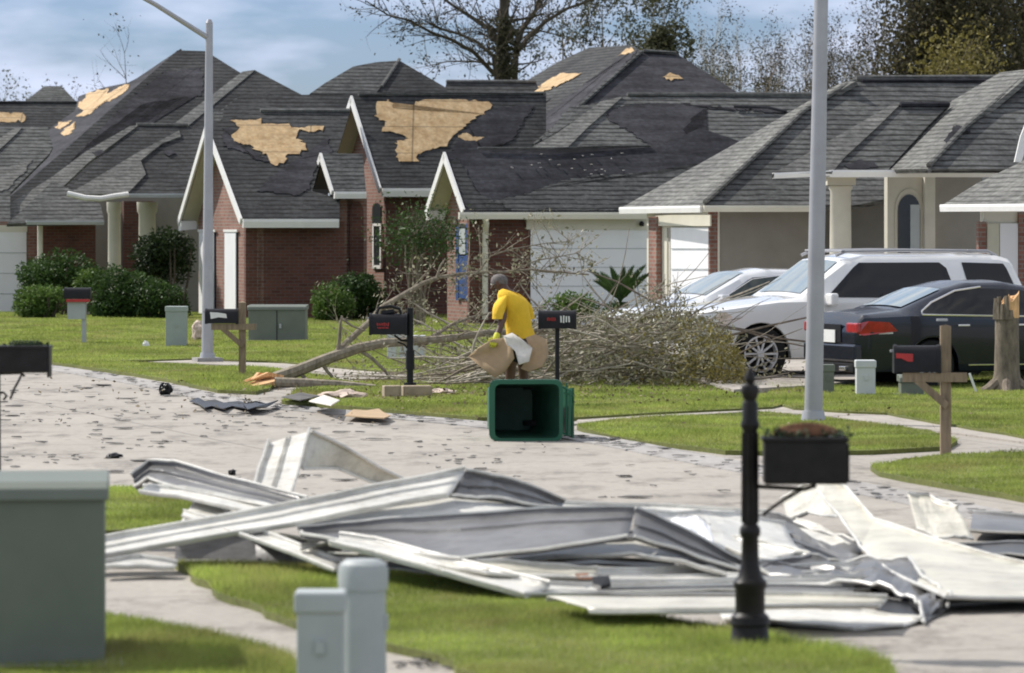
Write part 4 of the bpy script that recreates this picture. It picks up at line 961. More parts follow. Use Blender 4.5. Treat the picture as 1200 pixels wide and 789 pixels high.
# white full-size suv, nose towards the street
hd = Vector((-.94, -.34, 0)).normalized(); Yw = 60.6
def suv_x(t, W, surf, H, Sd):
    for sgn in (1, -1):
        MB().slab(SKIN(W, surf, sgn, [(.06, .78), (.42, .80), (.52, .93), (.42, 1.0), (.06, .98)], .004), Sd*sgn*.02).build('headlight', M['amber'], t)
        MB().tube([W(x, sgn*.62, z) for x, z in ((2.3, 1.79), (2.45, 1.85), (3.4, 1.865), (4.7, 1.85), (4.85, 1.78))], .025, 6).build('roof_rail', M['galv'], t, True)
        mm = MB().box(W(2.02, sgn*1.1, 1.17), H*.06, Sd*.12, ZD*.09).build('mirror', M['carwhite'], t, bevel=.03)
        MB().box(W(2.85, sgn*(surf(2.85, .9)+.008), .92), H*.005, Sd*.004, ZD*.33).build('door_gap', M['black'], t)
        MB().box(W(1.92, sgn*(surf(1.92, .8)+.006), .82), H*.005, Sd*.004, ZD*.38).build('door_gap', M['black'], t)
        for x in (2.55, 3.6): MB().box(W(x, sgn*(surf(x, 1.02)+.02), 1.03), H*.09, Sd*.02, ZD*.018).build('door_handle', M['carwhite'], t, bevel=.008)
        MB().box(W(2.9, sgn*(surf(2.9, .4)+.02), .36), H*1.05, Sd*.07, ZD*.03).build('running_board', M['black'], t, bevel=.01)
        MB().slab(SKIN(W, surf, sgn, [(5.12, .85), (5.24, .85), (5.24, 1.35), (5.12, 1.35)], .004), Sd*sgn*.012).build('tail_lamp', M['taillight'], t)
    MB().box(W(-.01, 0, .78), H*.03, Sd*.55, ZD*.15).build('grille', M['chrome'], t, bevel=.01)
    MB().box(W(-.0, 0, .46), H*.05, Sd*.86, ZD*.10).build('front_bumper', M['carwhite'], t, bevel=.03)
    for x in (2.4, 4.4): MB().box(W(x, 0, 1.86), H*.03, Sd*.66, ZD*.012).build('roof_bar', M['galv'], t, bevel=.008)
fw_ = GX(889, Yw, 0)                                  # near front wheel stands here
sdv = hd.cross(ZD).normalized()                       # car right
near = -1 if sdv.y > 0 else 1
O = fw_+hd*.98-sdv*near*.88
car('parked_car', O, hd, 'white full-size suv with roof rack and black tinted windows', 'car', 5.3, 2.0,
    [(0, .80), (.12, .93), (.5, 1.0), (4.9, 1.0), (5.2, .95), (5.3, .88)], .33,
    [(0, .72), (.03, .98), (.2, 1.03), (1.3, 1.16), (1.62, 1.2), (2.36, 1.74), (2.7, 1.80), (4.8, 1.80), (5.0, 1.74), (5.22, 1.25), (5.3, .9)],
    [(0, .70), (.03, .95), (.2, 1.0), (1.25, 1.13), (5.1, 1.17), (5.3, .88)],
    [(0, .78), (.2, .86), (1.5, .90), (2.4, .74), (4.8, .75), (5.1, .80), (5.3, .86)],
    (.98, 4.18), .40, M['carwhite'], M['carglass'],
    [('side_window', [(2.0, 1.2), (2.9, 1.19), (4.04, 1.22), (3.94, 1.62), (3.88, 1.69), (2.56, 1.69)]), ('side_window', [(4.26, 1.26), (5.02, 1.26), (4.88, 1.67), (4.20, 1.69)])],
    suv_x, glass_front=[('windscreen', (1.68, 2.30, 0, 0), M['carglass_lt'])])
# silver-white sedan behind it
def sed_x(t, W, surf, H, Sd):
    for sgn in (1, -1):
        MB().slab(SKIN(W, surf, sgn, [(.08, .62), (.45, .70), (.5, .80), (.2, .76)], .004), Sd*sgn*.02).build('headlight', M['amber'], t)
        MB().box(W(1.55, sgn*.98, 1.0), H*.07, Sd*.1, ZD*.06).build('mirror', M['carsilver'], t, bevel=.02)
        for x in (2.3, 3.2): MB().box(W(x, sgn*(surf(x, .85)+.015), .86), H*.08, Sd*.015, ZD*.014).build('door_handle', M['chrome'], t, bevel=.006)
        MB().tube([W(x, sgn*(surf(x, z)+.012), z) for x, z in ((1.55, .98), (2.2, 1.31), (2.9, 1.385), (3.6, 1.3), (4.0, 1.05))], .012, 5).build('window_trim', M['chrome'], t, True)
    MB().box(W(-.01, 0, .55), H*.03, Sd*.45, ZD*.10).build('grille', M['black'], t, bevel=.01)
hd2 = Vector((-.93, -.37, 0)).normalized()
car('parked_car', GX(722, 72.0), hd2, 'silver white sedan parked behind the suv, bonnet hidden by the brush pile', 'car', 4.8, 1.84,
    [(0, .70), (.15, .85), (.6, .92), (4.2, .92), (4.8, .78)], .24,
    [(0, .5), (.04, .68), (.3, .80), (1.2, .97), (2.05, 1.40), (2.5, 1.48), (3.3, 1.46), (4.2, 1.14), (4.7, 1.02), (4.8, .7)],
    [(0, .5), (.04, .66), (.3, .77), (1.25, .92), (4.1, 1.0), (4.7, .96), (4.8, .68)],
    [(0, .68), (.3, .74), (1.3, .80), (2.2, .60), (3.2, .60), (4.1, .72), (4.8, .72)],
    (.93, 3.75), .33, M['carsilver'], M['carglass_mid'],
    [('side_window', [(1.55, .98), (3.9, 1.04), (3.55, 1.29), (2.9, 1.38), (2.2, 1.34)])], sed_x, glass_front=[('windscreen', (1.34, 2.12, 0, 0), M['carglass_lt'])])
# black sedan seen from the rear quarter
hd3 = Vector((.93, .37, 0)).normalized(); Ln3 = 4.95
def blk_x(t, W, surf, H, Sd):
    for sgn in (1, -1):
        MB().slab(SKIN(W, surf, sgn, [(4.40, .80), (4.86, .74), (4.92, .76), (4.92, .90), (4.80, .935), (4.52, .92)], .028), Sd*sgn*.018).build('tail_lamp', M['taillight'], t)
        MB().slab(SKIN(W, surf, sgn, [(4.46, .765), (4.90, .745), (4.91, .765), (4.46, .785)], .024), Sd*sgn*.004).build('lamp_strip', M['pvc'], t)
        MB().box(W(4.925, sgn*.66, .84), H*.03, Sd*.17, ZD*.07).build('tail_lamp', M['taillight'], t, bevel=.02)
        MB().tube([W(x, sgn*(surf(x, z)+.012), z) for x, z in ((1.72, .97), (4.02, 1.015), (4.0, 1.06), (3.8, 1.18), (3.4, 1.335), (3.0, 1.385))], .014, 5).build('window_trim', M['chrome'], t, True)
        MB().tube([W(x, sgn*(surf(x, .33)+.01), .33) for x in (1.2, 2.2, 3.3)], .012, 5).build('sill_trim', M['chrome'], t, True)
        for x in (2.55, 3.4): MB().box(W(x, sgn*(surf(x, .86)+.015), .87), H*.09, Sd*.015, ZD*.014).build('door_handle', M['chrome'], t, bevel=.006)
        MB().box(W(1.62, sgn*1.0, 1.02), H*.08, Sd*.1, ZD*.07).build('mirror', M['carblack'], t, bevel=.02)
    MB().box(W(4.975, 0, .72), H*.006, Sd*.20, ZD*.085).build('number_plate', M['pvc'], t)
    MB().box(W(4.95, 0, .76), H*.012, Sd*.34, ZD*.12).build('plate_recess', M['black'], t)
    MB().box(W(4.92, 0, .50), H*.06, Sd*.80, ZD*.12).build('rear_bumper', M['carblack'], t, bevel=.03)
    MB().box(W(4.90, 0, .30), H*.06, Sd*.72, ZD*.06).build('diffuser', M['black'], t, bevel=.01)
    for s in (-.45, .45): MB().box(W(4.97, s, .29), H*.03, Sd*.09, ZD*.03).build('exhaust', M['chrome'], t, bevel=.01)
rear = GX(973, 58.2)
car('parked_car', rear+hd3*Ln3, hd3, 'black sedan seen from behind at an angle, red tail lamp', 'car', Ln3, 1.86,
    [(0, .72), (.2, .88), (.7, .93), (4.2, .93), (4.75, .86), (4.95, .74)], .25,
    [(0, .5), (.04, .68), (.3, .80), (1.3, .97), (2.15, 1.38), (2.6, 1.455), (3.15, 1.45), (3.5, 1.37), (4.25, 1.08), (4.85, 1.02), (4.95, .80)],
    [(0, .5), (.04, .66), (.3, .77), (1.3, .93), (4.2, 1.0), (4.85, .97), (4.95, .78)],
    [(0, .70), (.3, .76), (1.3, .82), (2.2, .60), (3.3, .60), (4.2, .70), (4.85, .74), (4.95, .72)],
    (.90, 3.85), .34, M['carblack'], M['carglass'],
    [('side_window', [(1.75, .985), (3.98, 1.03), (3.78, 1.17), (3.38, 1.32), (3.0, 1.365), (2.35, 1.34)])], blk_x,
    glass_front=[('windscreen', (1.38, 2.12, 0, 0), M['carglass']), ('rear_window', (3.56, 4.18, 0, 0), M['carglass_lt'])])
# ------------------------------------------------------------------ vegetation
def blob_pts(c, r, n, shell=.55, lumps=7, seed=0):
    """leaf positions over a lumpy ellipsoid crown"""
    g = np.random.default_rng(seed); c = np.array(c); r = np.array(r)
    lc = g.normal(size=(lumps, 3)); lc /= np.linalg.norm(lc, axis=1)[:, None]; lc *= .58*g.random((lumps, 1))**.4; lr = .28+.34*g.random(lumps)
    k = g.integers(0, lumps, n); d = g.normal(size=(n, 3)); d /= np.linalg.norm(d, axis=1)[:, None]
    p = lc[k]+d*(lr[k]*(shell+(1-shell)*g.random(n)**.5))[:, None]
    p = p[p[:, 2] > -.75]
    return c+p*r
def shrub(x0, x1, y0, y1, Y, label, mat, n=5000, size=.09, group='shrubs at the house fronts', seed=0, dep=.8, stems=True):
    s_ = FP/Y; c = P((x0+x1)/2, (y0+y1)/2, Y); n = int(n*1.15); rx = (x1-x0)/2/s_*1.32; rz = (y1-y0)/2/s_*1.3
    b = GX((x0+x1)/2, Y); t = thing('shrub', b, label, 'shrub', group)
    leaves('foliage', blob_pts(c, (rx, rx*dep, rz), n, seed=seed, lumps=15), size, mat, t)
    core = MB(); g = random.Random(seed)
    for k in range(5):
        a = g.random()*6.28; cc = b+Vector((math.cos(a)*rx*.35, math.sin(a)*rx*.3, 0)); e = c+Vector((math.cos(a)*rx*.6, math.sin(a)*rx*.5, rz*.3))
        core.tube([cc, (cc+e)/2+Vector((.05, 0, 0)), e], [.04, .03, .015], 6)
    core.build('stems', M['bark_dark'], t)
    return t
shrub(24, 102, 299, 348, 104, 'rounded dark green shrub left of the porch, behind the lighter one', M['leaf_shrub'], 5000, .10, seed=1)
shrub(12, 78, 338, 374, 100.5, 'bright low green shrub at the far left beside the garage door', M['leaf_light'], 5000, .09, seed=2)
shrub(92, 130, 318, 340, 103, 'small light green shrub at the foot of the left column', M['leaf_light'], 2200, .09, seed=3)
shrub(102, 172, 322, 377, 100.2, 'dark rounded hedge shrub directly under the left porch column', M['leaf_shrub'], 6500, .09, seed=4)
shrub(152, 228, 322, 377, 100.0, 'dark rounded hedge shrub just left of the double garage gable', M['leaf_shrub'], 6500, .09, seed=5)
shrub(154, 232, 272, 335, 104, 'tall very dark shrub in front of the right porch column', M['leaf_dark'], 6500, .10, seed=6)
shrub(368, 425, 335, 378, 97.5, 'yellow green bushy shrub at the corner of the brick garage wing', M['leaf_light'], 5500, .08, seed=7)
shrub(388, 452, 318, 378, 98.5, 'deep green shrub under the tall brick gable window', M['leaf_shrub'], 6500, .09, seed=8)
shrub(700, 752, 355, 392, 84, 'low grey green shrub at the base of the sago palm', M['leaf_shrub'], 2500, .08, seed=9)
shrub(640, 700, 345, 378, 86, 'green shrub in front of the wide garage door, left of the palm', M['leaf_light'], 2600, .08, seed=10)
shrub(1184, 1222, 392, 446, 58.5, 'leafy green shrub at the right edge beside the broken trunk', M['leaf_light'], 2600, .055, seed=11)
def grow(mb, p, d, L_, r, lvl, tips, g, spread=.6, up=.15, kids=3, droop=0):
    q = p; pts = [p]; rad = [r]; n = 4; dd = d.copy()
    for i in range(n):
        dd = (dd+Vector((g.uniform(-1, 1), g.uniform(-1, 1), g.uniform(-1, 1)))*.16+ZD*up*.3-ZD*droop).normalized()
        q = q+dd*(L_/n); pts.append(q); rad.append(r*(1-.6*(i+1)/n))
        if lvl > 0:
            for _ in range(kids if i > 0 else 0):
                if g.random() < .55:
                    s_ = Vector((g.uniform(-1, 1), g.uniform(-1, 1), g.uniform(-.5, 1))).normalized()
                    grow(mb, q, (dd*(1-spread)+s_*spread).normalized(), L_*g.uniform(.4, .62), rad[-1]*.6, lvl-1, tips, g, spread, up, kids, droop)
    mb.tube(pts, rad, 5 if r > .03 else 3, False); tips.append((q, r))
    for k in range(1, n+1):
        if lvl <= 1: tips.append((pts[k], r))
def tree(name, base, H_, r, label, leafmat, barkmat, nleaf, lsize, seed, cat='tree', lvl=3, spread=.6, up=.2, group=None, stems=1, cl=.35, kids=3, lean=0, start=.35):
    g = random.Random(seed); b = Vector(base); t = thing(name, b, label, cat, group); m = MB(); tips = []
    for s_ in range(stems):
        a = g.random()*6.28; o = Vector((math.cos(a), math.sin(a), 0))*(.15*r*8 if stems > 1 else 0); d = Vector((lean+g.uniform(-.08, .08)*(2 if stems > 1 else 1), g.uniform(-.06, .06), 1)).normalized()
        p = b+o; pts = [p]; rad = [r]; n = 9; hh_ = H_*g.uniform(.8, 1) if stems > 1 else H_
        for i in range(n):
            d = (d+Vector((g.uniform(-1, 1), g.uniform(-1, 1), 0))*.05+ZD*.1).normalized(); p = p+d*(hh_/n); pts.append(p); rad.append(r*(1-.88*(i+1)/n))
            if (i+1)/n > start:
                for _ in range(kids):
                    s2 = Vector((g.uniform(-1, 1), g.uniform(-1, 1), g.uniform(.0, .7))).normalized()
                    grow(m, p, (d*(1-spread)+s2*spread).normalized(), hh_*g.uniform(.16, .3)*(1.25-(i+1)/n*.6), rad[-1]*.5+.008, lvl-2, tips, g, spread, up, 2)
        m.tube(pts, rad, 8, False); tips.append((p, .02))
    m.build('trunk', barkmat, t)
    if nleaf:
        gg = np.random.default_rng(seed); tp = np.array([tuple(x[0]) for x in tips]); k = gg.integers(0, len(tp), nleaf)
        leaves('crown', tp[k]+gg.normal(size=(nleaf, 3))*cl, lsize, leafmat, t)
    return t
# big half-stripped tree behind the brick house: limbs follow the photograph, each with its own depth
Yb = 128; t = thing('bare_tree', GX(590, Yb), 'tall storm stripped tree with spreading bare limbs above the roofs, upper centre', 'tree', 'trees beyond the houses')
m = MB(); g = random.Random(3); tips = []
def limb(pp, r0, r1, tw=True, Y=Yb, dy=0):
    pts = [P(x, y, Y+dy*i/len(pp)) for i, (x, y) in enumerate(pp)]; n = len(pts)
    m.tube(pts, [r0+(r1-r0)*i/(n-1) for i in range(n)], 8, False)
    if tw:
        for i in range(1, n):
            for _ in range(7):
                f = g.random(); p = pts[i-1].lerp(pts[i], f); d = (pts[i]-pts[i-1]).normalized()
                s_ = Vector((g.uniform(-1, 1), g.uniform(-1, 1), g.uniform(-.7, 1))).normalized()
                grow(m, p, (d*.45+s_*.55).normalized(), g.uniform(.5, 1.5), r1*.5+.008, 1, tips, g, .6, .1, 2)
zb = YH+11200/Yb
limb([(590, zb), (591, 200), (590, 90), (588, 50), (591, 20), (590, -30), (592, -80)], .24, .10)
limb([(600, zb), (601, 180), (603, 90), (605, 55), (612, 35), (628, 12), (640, -30)], .13, .05, True, Yb, 2)
limb([(584, zb), (583, 180), (582, 95), (578, 66), (560, 50), (538, 40), (515, 34), (497, 24)], .09, .02, True, Yb, -2)
limb([(580, 88), (556, 62), (530, 47), (505, 38), (480, 24), (455, 18), (430, 2)], .07, .02, True, Yb, -3)
limb([(587, 52), (575, 35), (552, 20), (530, 6), (505, -12)], .09, .03, True, Yb, 1)
limb([(606, 60), (618, 45), (640, 25), (665, 10), (700, -2), (720, -12)], .08, .025, True, Yb, 3)
limb([(604, 50), (613, 30), (632, 8), (640, -8)], .06, .02, True, Yb, 2)
limb([(578, 76), (555, 72), (525, 72), (500, 78)], .035, .012, True, Yb, 1)
m.build('trunk', M['bark_dark'], t)
tp = np.array([tuple(x[0]) for x in tips]); k = rng.integers(0, len(tp), 2600)
cl_ = tp[k]+rng.normal(size=(2600, 3))*.14
leaves('crown', cl_, .10, M['leaf_far'], t)
leaves('ivy', np.array([tuple(P(random.gauss(592, 7), random.uniform(20, 130), Yb+random.uniform(-.4, .4))) for _ in range(2600)]), .12, M['leaf_tree'], t)
TG = 'trees beyond the houses'
def far_tree(xp, ytop, Y, label, mat='leaf_far', nleaf=1200, r=.12, seed=0, **kw):
    H_ = CH+(YH-ytop)*Y/FP
    return tree(kw.pop('name', 'stripped_tree'), GX(xp, Y), H_, r, label, M[mat], M[kw.pop('bark', 'bark')], nleaf, kw.pop('lsize', .13), seed, group=TG, **kw)
far_tree(147, 62, 150, 'small bare forked tree standing alone against the sky at left', nleaf=60, r=.07, seed=21, kids=2, start=.65, bark='bark_dark')
far_tree(672, 20, 150, 'sparse thin tree right of the big bare one, over the roof slope', 'leaf_tree', 1300, .12, 22, lvl=4, start=.6, cl=.16)
far_tree(712, 24, 150, 'sparse feathery tree left of the rounded evergreen on the roofline', 'leaf_tree', 2400, .14, 23, lvl=4, start=.6, cl=.18)
far_tree(742, 24, 152, 'feathery leafy tree directly behind the roof peak with wood scraps', 'leaf_tree', 2400, .12, 24, lvl=4, start=.6, cl=.18)
ev = thing('evergreen_tree', GX(783, 140), 'small rounded evergreen crown just right of the highest centre roof', 'tree', TG)
MB().tube([GX(783, 140), GX(783, 140, 8)], [.2, .06], 8).build('trunk', M['bark_dark'], ev)
leaves('crown', blob_pts(GX(783, 140, 7.2), (1.05, 1.0, 1.9), 6000, seed=31), .16, M['leaf_tree'], ev)
xs_row = [(818, 70), (842, 62), (868, 30), (892, 48), (912, 66), (934, 40), (968, 34), (992, 55), (1008, 32), (1034, 22), (1058, 34), (1076, 40)]
lab = ['short wiry stripped tree left of the roof ridge gap, nearest the evergreen', 'thin stripped tree second along the row right of the evergreen',
       'taller stripped tree with leafy tip above the pale roof rubble', 'bushy stripped tree between two taller ones behind the long ridge', 'low twiggy tree left of the tall lamp post',
       'stripped tree directly left of the tall lamp post against the sky', 'stripped tree directly right of the tall lamp post', 'low leafy tree in the gap right of the lamp post',
       'greener upright tree over the striped grey roof ridge', 'tallest wiry tree in the row before the big dark one', 'half bare tree leaning beside the big dark tree', 'twiggy tree touching the big dark tree on its left side']
for i, ((x, y), lb) in enumerate(zip(xs_row, lab)):
    far_tree(x, y+24, 132+(i*7) % 19, lb, 'leaf_far' if i % 4 else 'leaf_tree', [3200, 2300, 2800, 3000][i % 4], .08, 40+i, stems=3, kids=4, lvl=4, start=.35, cl=.08, lsize=.08, spread=.42, bark='bark_pale' if i % 3 else 'bark')
for i, (x, y, lb) in enumerate([(1100, -20, 'big dark vine covered tree at the upper right, left one of the thicket'), (1140, -45, 'big dark vine covered tree in the middle of the upper right thicket'), (1182, -30, 'big dark vine covered tree touching the right edge of the sky')]):
    far_tree(x, y, 124+i*4, lb, 'leaf_big', 13000, .2, 60+i, name='dense_tree', stems=4, kids=4, start=.4, cl=.42, lsize=.15, spread=.5, bark='bark_dark')
far_tree(1112, 62, 120, 'yellow green low tree under the big dark thicket', 'leaf_brush2', 4200, .08, 70, name='low_tree', stems=3, kids=4, start=.45, cl=.4)
for i, (x, y, lb) in enumerate([(2, 84, 'dark leafy tree crown at the left edge of the skyline'), (45, 92, 'wispy tree above the far hipped roof at left'), (78, 84, 'leafy distant tree right of the far hipped roof'), (112, 88, 'small tree clump just left of the stripped roof hip'), (22, 100, 'low hazy tree second from the left edge')]):
    far_tree(x, y+38, 215+i*9, lb, 'leaf_tree' if i in (0, 3) else 'leaf_far', [1500, 260, 500, 600, 200][i], .10, 80+i, stems=3, kids=3, start=.55, cl=.3, lsize=.16)
# ornamental multi-stem tree beside the blue shutters
t = thing('small_tree', GX(488, 92), 'small multi stem tree with sparse leaves left of the blue shuttered window', 'tree')
m = MB(); tips = []; g = random.Random(5); Yt = 92
for i in range(9):
    x0 = 482+g.uniform(-14, 16); pts = [GX(x0, Yt), P(x0+g.uniform(-6, 6), 345, Yt), P(x0+(x0-484)*.5+g.uniform(-5, 5), 310, Yt+g.uniform(-.4, .4)), P(484+(x0-484)*1.8+g.uniform(-8, 8), 280, Yt+g.uniform(-.6, .6)), P(484+(x0-484)*2.1, 258, Yt)]
    m.tube(pts, [.035, .03, .024, .016, .008], 6); tips += [(p, .02) for p in pts[2:]]
    for _ in range(5): grow(m, pts[3], Vector((g.uniform(-1, 1), g.uniform(-1, 1), g.uniform(.1, 1))).normalized(), g.uniform(.3, .7), .01, 1, tips, g, .6, .1, 2)
m.build('trunk', M['bark'], t)
tp = np.array([tuple(x[0]) for x in tips if x[0].z > 1.3]); k = rng.integers(0, len(tp), 2900); leaves('crown', tp[k]+rng.normal(size=(2900, 3))*[.34, .3, .24]-np.array([0, 0, .22]), .08, M['leaf_shrub'], t)
# sago palm
Yp = 84; b = GX(728, Yp); t = thing('sago_palm', b, 'dark green sago palm with arching fronds in front of the garage door', 'palm'); ctr = P(727, 354, Yp)
MB().tube([b, ctr], [.14, .12], 10).build('trunk', M['bark_dark'], t)
for k, (dx, dy) in enumerate([(-35, -37), (-21, -33), (-10, -38), (-3, -30), (4, -38), (14, -40), (27, -41), (34, -33), (-28, -24), (24, -24)]):
    a = ctr; e = P(727+dx, 354+dy, Yp+random.uniform(-.5, .5)); mid = (a+e)/2+Vector((dx*-.0008, 0, .12)); m = MB(); q = []
    for i in range(13):
        f = i/12; q.append((a*(1-f)**2+mid*2*f*(1-f)+e*f*f)-ZD*.0)
    m.tube(q, [.02]*11+[.012, .004], 4)
    for i in range(2, 13):
        tg = (q[i]-q[i-1]).normalized(); sdn = tg.cross(Vector((0, 1, .2))).normalized(); w_ = .06*math.sin(math.pi*min(1, i/13+.08))+.02
        for s_ in (-1, 1):
            for j in (0, .25, .5, .75): c0 = q[i-1].lerp(q[i], j); m.add([c0, c0+tg*.05, c0+sdn*s_*w_+tg*.12], [(0, 1, 2)])
    m.build('frond', M['palm'], t)
# broken trunk at the right
Yk = GY(461); b = GX(1180, Yk); t = thing('snapped_tree', b, 'snapped tree trunk with orange splintered top in front of the black sedan', 'tree trunk')
MB().lathe(b, [(.25, 0), (.20, .1), (.17, .3), (.16, .7), (.16, 1.0), (.15, 1.08)], 18).build('trunk', M['bark'], t, True)
rt = MB()
for a in (-.3, .8, 2.6, 3.6, 4.6): rt.tube([b+Vector((math.cos(a)*.12, math.sin(a)*.12, .16)), b+Vector((math.cos(a)*.28, math.sin(a)*.28, .05)), b+Vector((math.cos(a)*.5, math.sin(a)*.5, -.02))], [.08, .06, .02], 8)
rt.build('roots', M['bark'], t, True)
sp = MB(); tc_ = b+Vector((.03, -.02, 1.0))
ringA = [tc_+Vector((math.cos(a)*.13, math.sin(a)*.13, 0)) for a in [k*.4488 for k in range(14)]]
ringB = [p+Vector((0, 0, .16+.12*max(0, math.cos(k*.4488-.2))+random.uniform(0, .09))) for k, p in enumerate(ringA)]
ringC = [tc_.lerp(p, .5)+ZD*(.12+random.uniform(0, .2)) for p in ringA]
sp.add(ringA+ringB+ringC+[tc_+ZD*.2], [(i, (i+1) % 14, (i+1) % 14+14, i+14) for i in range(14)]+[(i+14, (i+1) % 14+14, (i+1) % 14+28, i+28) for i in range(14)]+[(i+28, (i+1) % 14+28, 42) for i in range(14)])
sp.build('split_wood', M['splinter'], t)
bk = MB()
for k in range(9):
    a = 1.9+k*.38; c0 = b+Vector((math.cos(a)*.145, math.sin(a)*.145, .98)); bk.tube([c0, c0+ZD*random.uniform(.1, .32)], [.045, .03], 5)
bk.build('bark_shards', M['bark'], t)
s1 = MB(); s1.box(P(1141, 451, GY(464)-.05), (.055, 0, -.15), (.015, 0, .004), (0, .01, 0)); tag(s1.build('plastic_strip', M['pvc']), 'slim white plastic strip leaning in the grass left of the broken trunk', 'strip')
# ------------------------------------------------------------------ fallen limb and brush
Yf = 60.0
def tb(m, pp, r0, r1, Y=Yf, dy=0.0, n=8):
    pts = [P(x, y, min(Y+dy*i/len(pp), GY(y, .02) if y > 300 else 1e9)) for i, (x, y) in enumerate(pp)]; k = len(pts)
    m.tube(pts, [r0+(r1-r0)*i/(k-1) for i in range(k)], n); return pts
b = GX(330, Yf); t = thing('fallen_tree', b, 'fallen tree limb with torn orange end, branches reaching right across the lawn', 'fallen tree')
m = MB(); g = random.Random(11); tips = []
mains = [tb(m, [(322, 444), (350, 434), (385, 420), (420, 408), (450, 402), (500, 399), (530, 396), (570, 390), (620, 388), (670, 385)], .095, .03),
         tb(m, [(322, 448), (360, 449), (400, 451), (440, 455)], .07, .05, 57.9),
         tb(m, [(392, 416), (408, 400), (430, 380), (448, 360), (470, 347), (496, 332), (515, 325), (534, 322), (560, 319), (590, 319), (622, 316), (655, 319), (690, 322)], .05, .012, 60, 1),
         tb(m, [(396, 414), (398, 395), (399, 378), (401, 370)], .03, .014), tb(m, [(399, 372), (412, 382), (428, 388)], .02, .01),
         tb(m, [(512, 325), (516, 312), (522, 303)], .02, .008), tb(m, [(350, 436), (358, 444), (368, 452)], .035, .02), tb(m, [(420, 410), (436, 420), (452, 436), (458, 446)], .03, .015),
         tb(m, [(376, 424), (384, 436), (390, 442)], .03, .02), tb(m, [(500, 399), (530, 380), (552, 372), (600, 362), (640, 360)], .03, .008, 60, 2),
         tb(m, [(560, 319), (575, 300), (600, 292), (640, 285), (668, 283)], .012, .005), tb(m, [(600, 318), (630, 305), (660, 300), (680, 296)], .012, .005)]
for L3 in (mains[2], mains[0][4:], mains[9], mains[10], mains[11]):
    for p, q in zip(L3, L3[1:]):
        for _ in range(5):
            c0 = p.lerp(q, g.random()); s_ = Vector((g.uniform(-.6, 1), g.uniform(-.6, .6), g.uniform(-.8, .8))).normalized()
            grow(m, c0, s_, g.uniform(.2, .6), .008, 1, tips, g, .6, 0, 2)
m.build('limbs', m_bark('fallen_limb_bark', (.29, .25, .19)), t, True)
m = MB()
for k in range(30):
    y0 = random.uniform(437, 451); q0, q1, q2 = y0*.3+445*.7, y0+1, y0*.6+452*.4+2; m.tube([P(330, q0, min(59, GY(q0, .09))), P(random.uniform(302, 314), q1, min(58.5, GY(q1, .07))), P(random.uniform(284, 300), q2, min(57.8, GY(q2, .06)))], [.045, .032, .004], 4)
m.build('torn_end', M['splinter'], t)
tp = np.array([tuple(x[0]) for x in tips]); k = rng.integers(0, len(tp), 1500); leaves('leaves', tp[k]+rng.normal(size=(1500, 3))*.05, .06, M['leaf_brush'], t)
# brush pile
t = thing('brush_pile', GX(680, 60), 'long heap of tangled grey branches and wilted leaves before the garage drive', 'brush pile')
prof = [(425, 436), (470, 432), (520, 424), (560, 410), (620, 393), (670, 380), (705, 376), (750, 370), (790, 369), (830, 374), (855, 390), (872, 425)]
top_at = lambda x: float(np.interp(x, [p[0] for p in prof], [p[1] for p in prof]))
m = MB(); m2 = MB(); pts_l = []; pts_r = []; hi_ = []
for k in range(620):
    x = random.triangular(500, 868, 730) if k % 4 else random.uniform(480, 860); Y = random.uniform(58, 65); yt = top_at(x)
    y = random.uniform(yt, 464); z = max(.03, CH-(y-YH)*Y/FP); c0 = GX(x, Y, z)
    a = random.gauss(.15, .45)+(math.pi if random.random() < .5 else 0); L_ = random.uniform(.5, 2.0); d = Vector((math.cos(a), random.uniform(-.4, .4), math.sin(a)*.8)).normalized()
    q = [c0]
    for i in range(4):
        d = (d+Vector((random.uniform(-1, 1), random.uniform(-1, 1), random.uniform(-1, 1)))*.2).normalized(); nx = q[-1]+d*L_/4
        nx.z = max(.03, nx.z); q.append(nx)
    r = random.choice([.006, .008, .010, .014, .022]); (m if k % 2 else m2).tube(q, [r, r*.9, r*.75, r*.6, r*.35], 5)
    for p in q[1:]:
        tops = top_at(600+p.x*FP/p.y)
        if CH-(tops-8-YH)*p.y/FP > p.z: (pts_l if p.x < .9 else pts_r).append(tuple(p))
for k in range(85):                                      # heavier limbs lying across the near face
    x = random.uniform(540, 770); Y = random.uniform(57.6, 58.8); y = random.uniform(top_at(x)+12, 458); a = random.gauss(.25, .35)+(math.pi if random.random() < .5 else 0)
    d = Vector((math.cos(a), random.uniform(-.1, .1), math.sin(a)*.7)).normalized(); c0 = GX(x, Y, max(.05, CH-(y-YH)*Y/FP)); q = [c0]; L_ = random.uniform(.5, 1.6)
    for i in range(5):
        d = (d+Vector((random.uniform(-1, 1), random.uniform(-.4, .4), random.uniform(-1, 1)))*.16).normalized(); nx = q[-1]+d*L_/5; nx.z = min(max(.03, nx.z), CH-(top_at(600+nx.x*FP/nx.y)-6-YH)*nx.y/FP); q.append(nx)
    r = random.uniform(.010, .026); (m if k % 3 else m2).tube(q, [r, r*.92, r*.8, r*.65, r*.5, r*.25], 5)
for k in range(60):                                       # wiry twigs standing above the heap
    x = random.choice([random.uniform(690, 830), random.uniform(755, 830)]); Y = random.uniform(57, 62); yt = top_at(x)+6; p = P(x, yt, Y); e = P(x+random.uniform(-22, 22), yt-random.uniform(8, 58 if 758 < x < 800 else 14), Y+random.uniform(-.4, .4))
    m2.tube([p, p.lerp(e, .5)+Vector((random.uniform(-.08, .08), 0, .02)), e], [.008, .006, .003], 4)
    for _ in range(6): hi_.append(tuple(p.lerp(e, random.random())))
m.build('branches', M['bark_pale'], t); m2.build('branches', M['bark'], t)
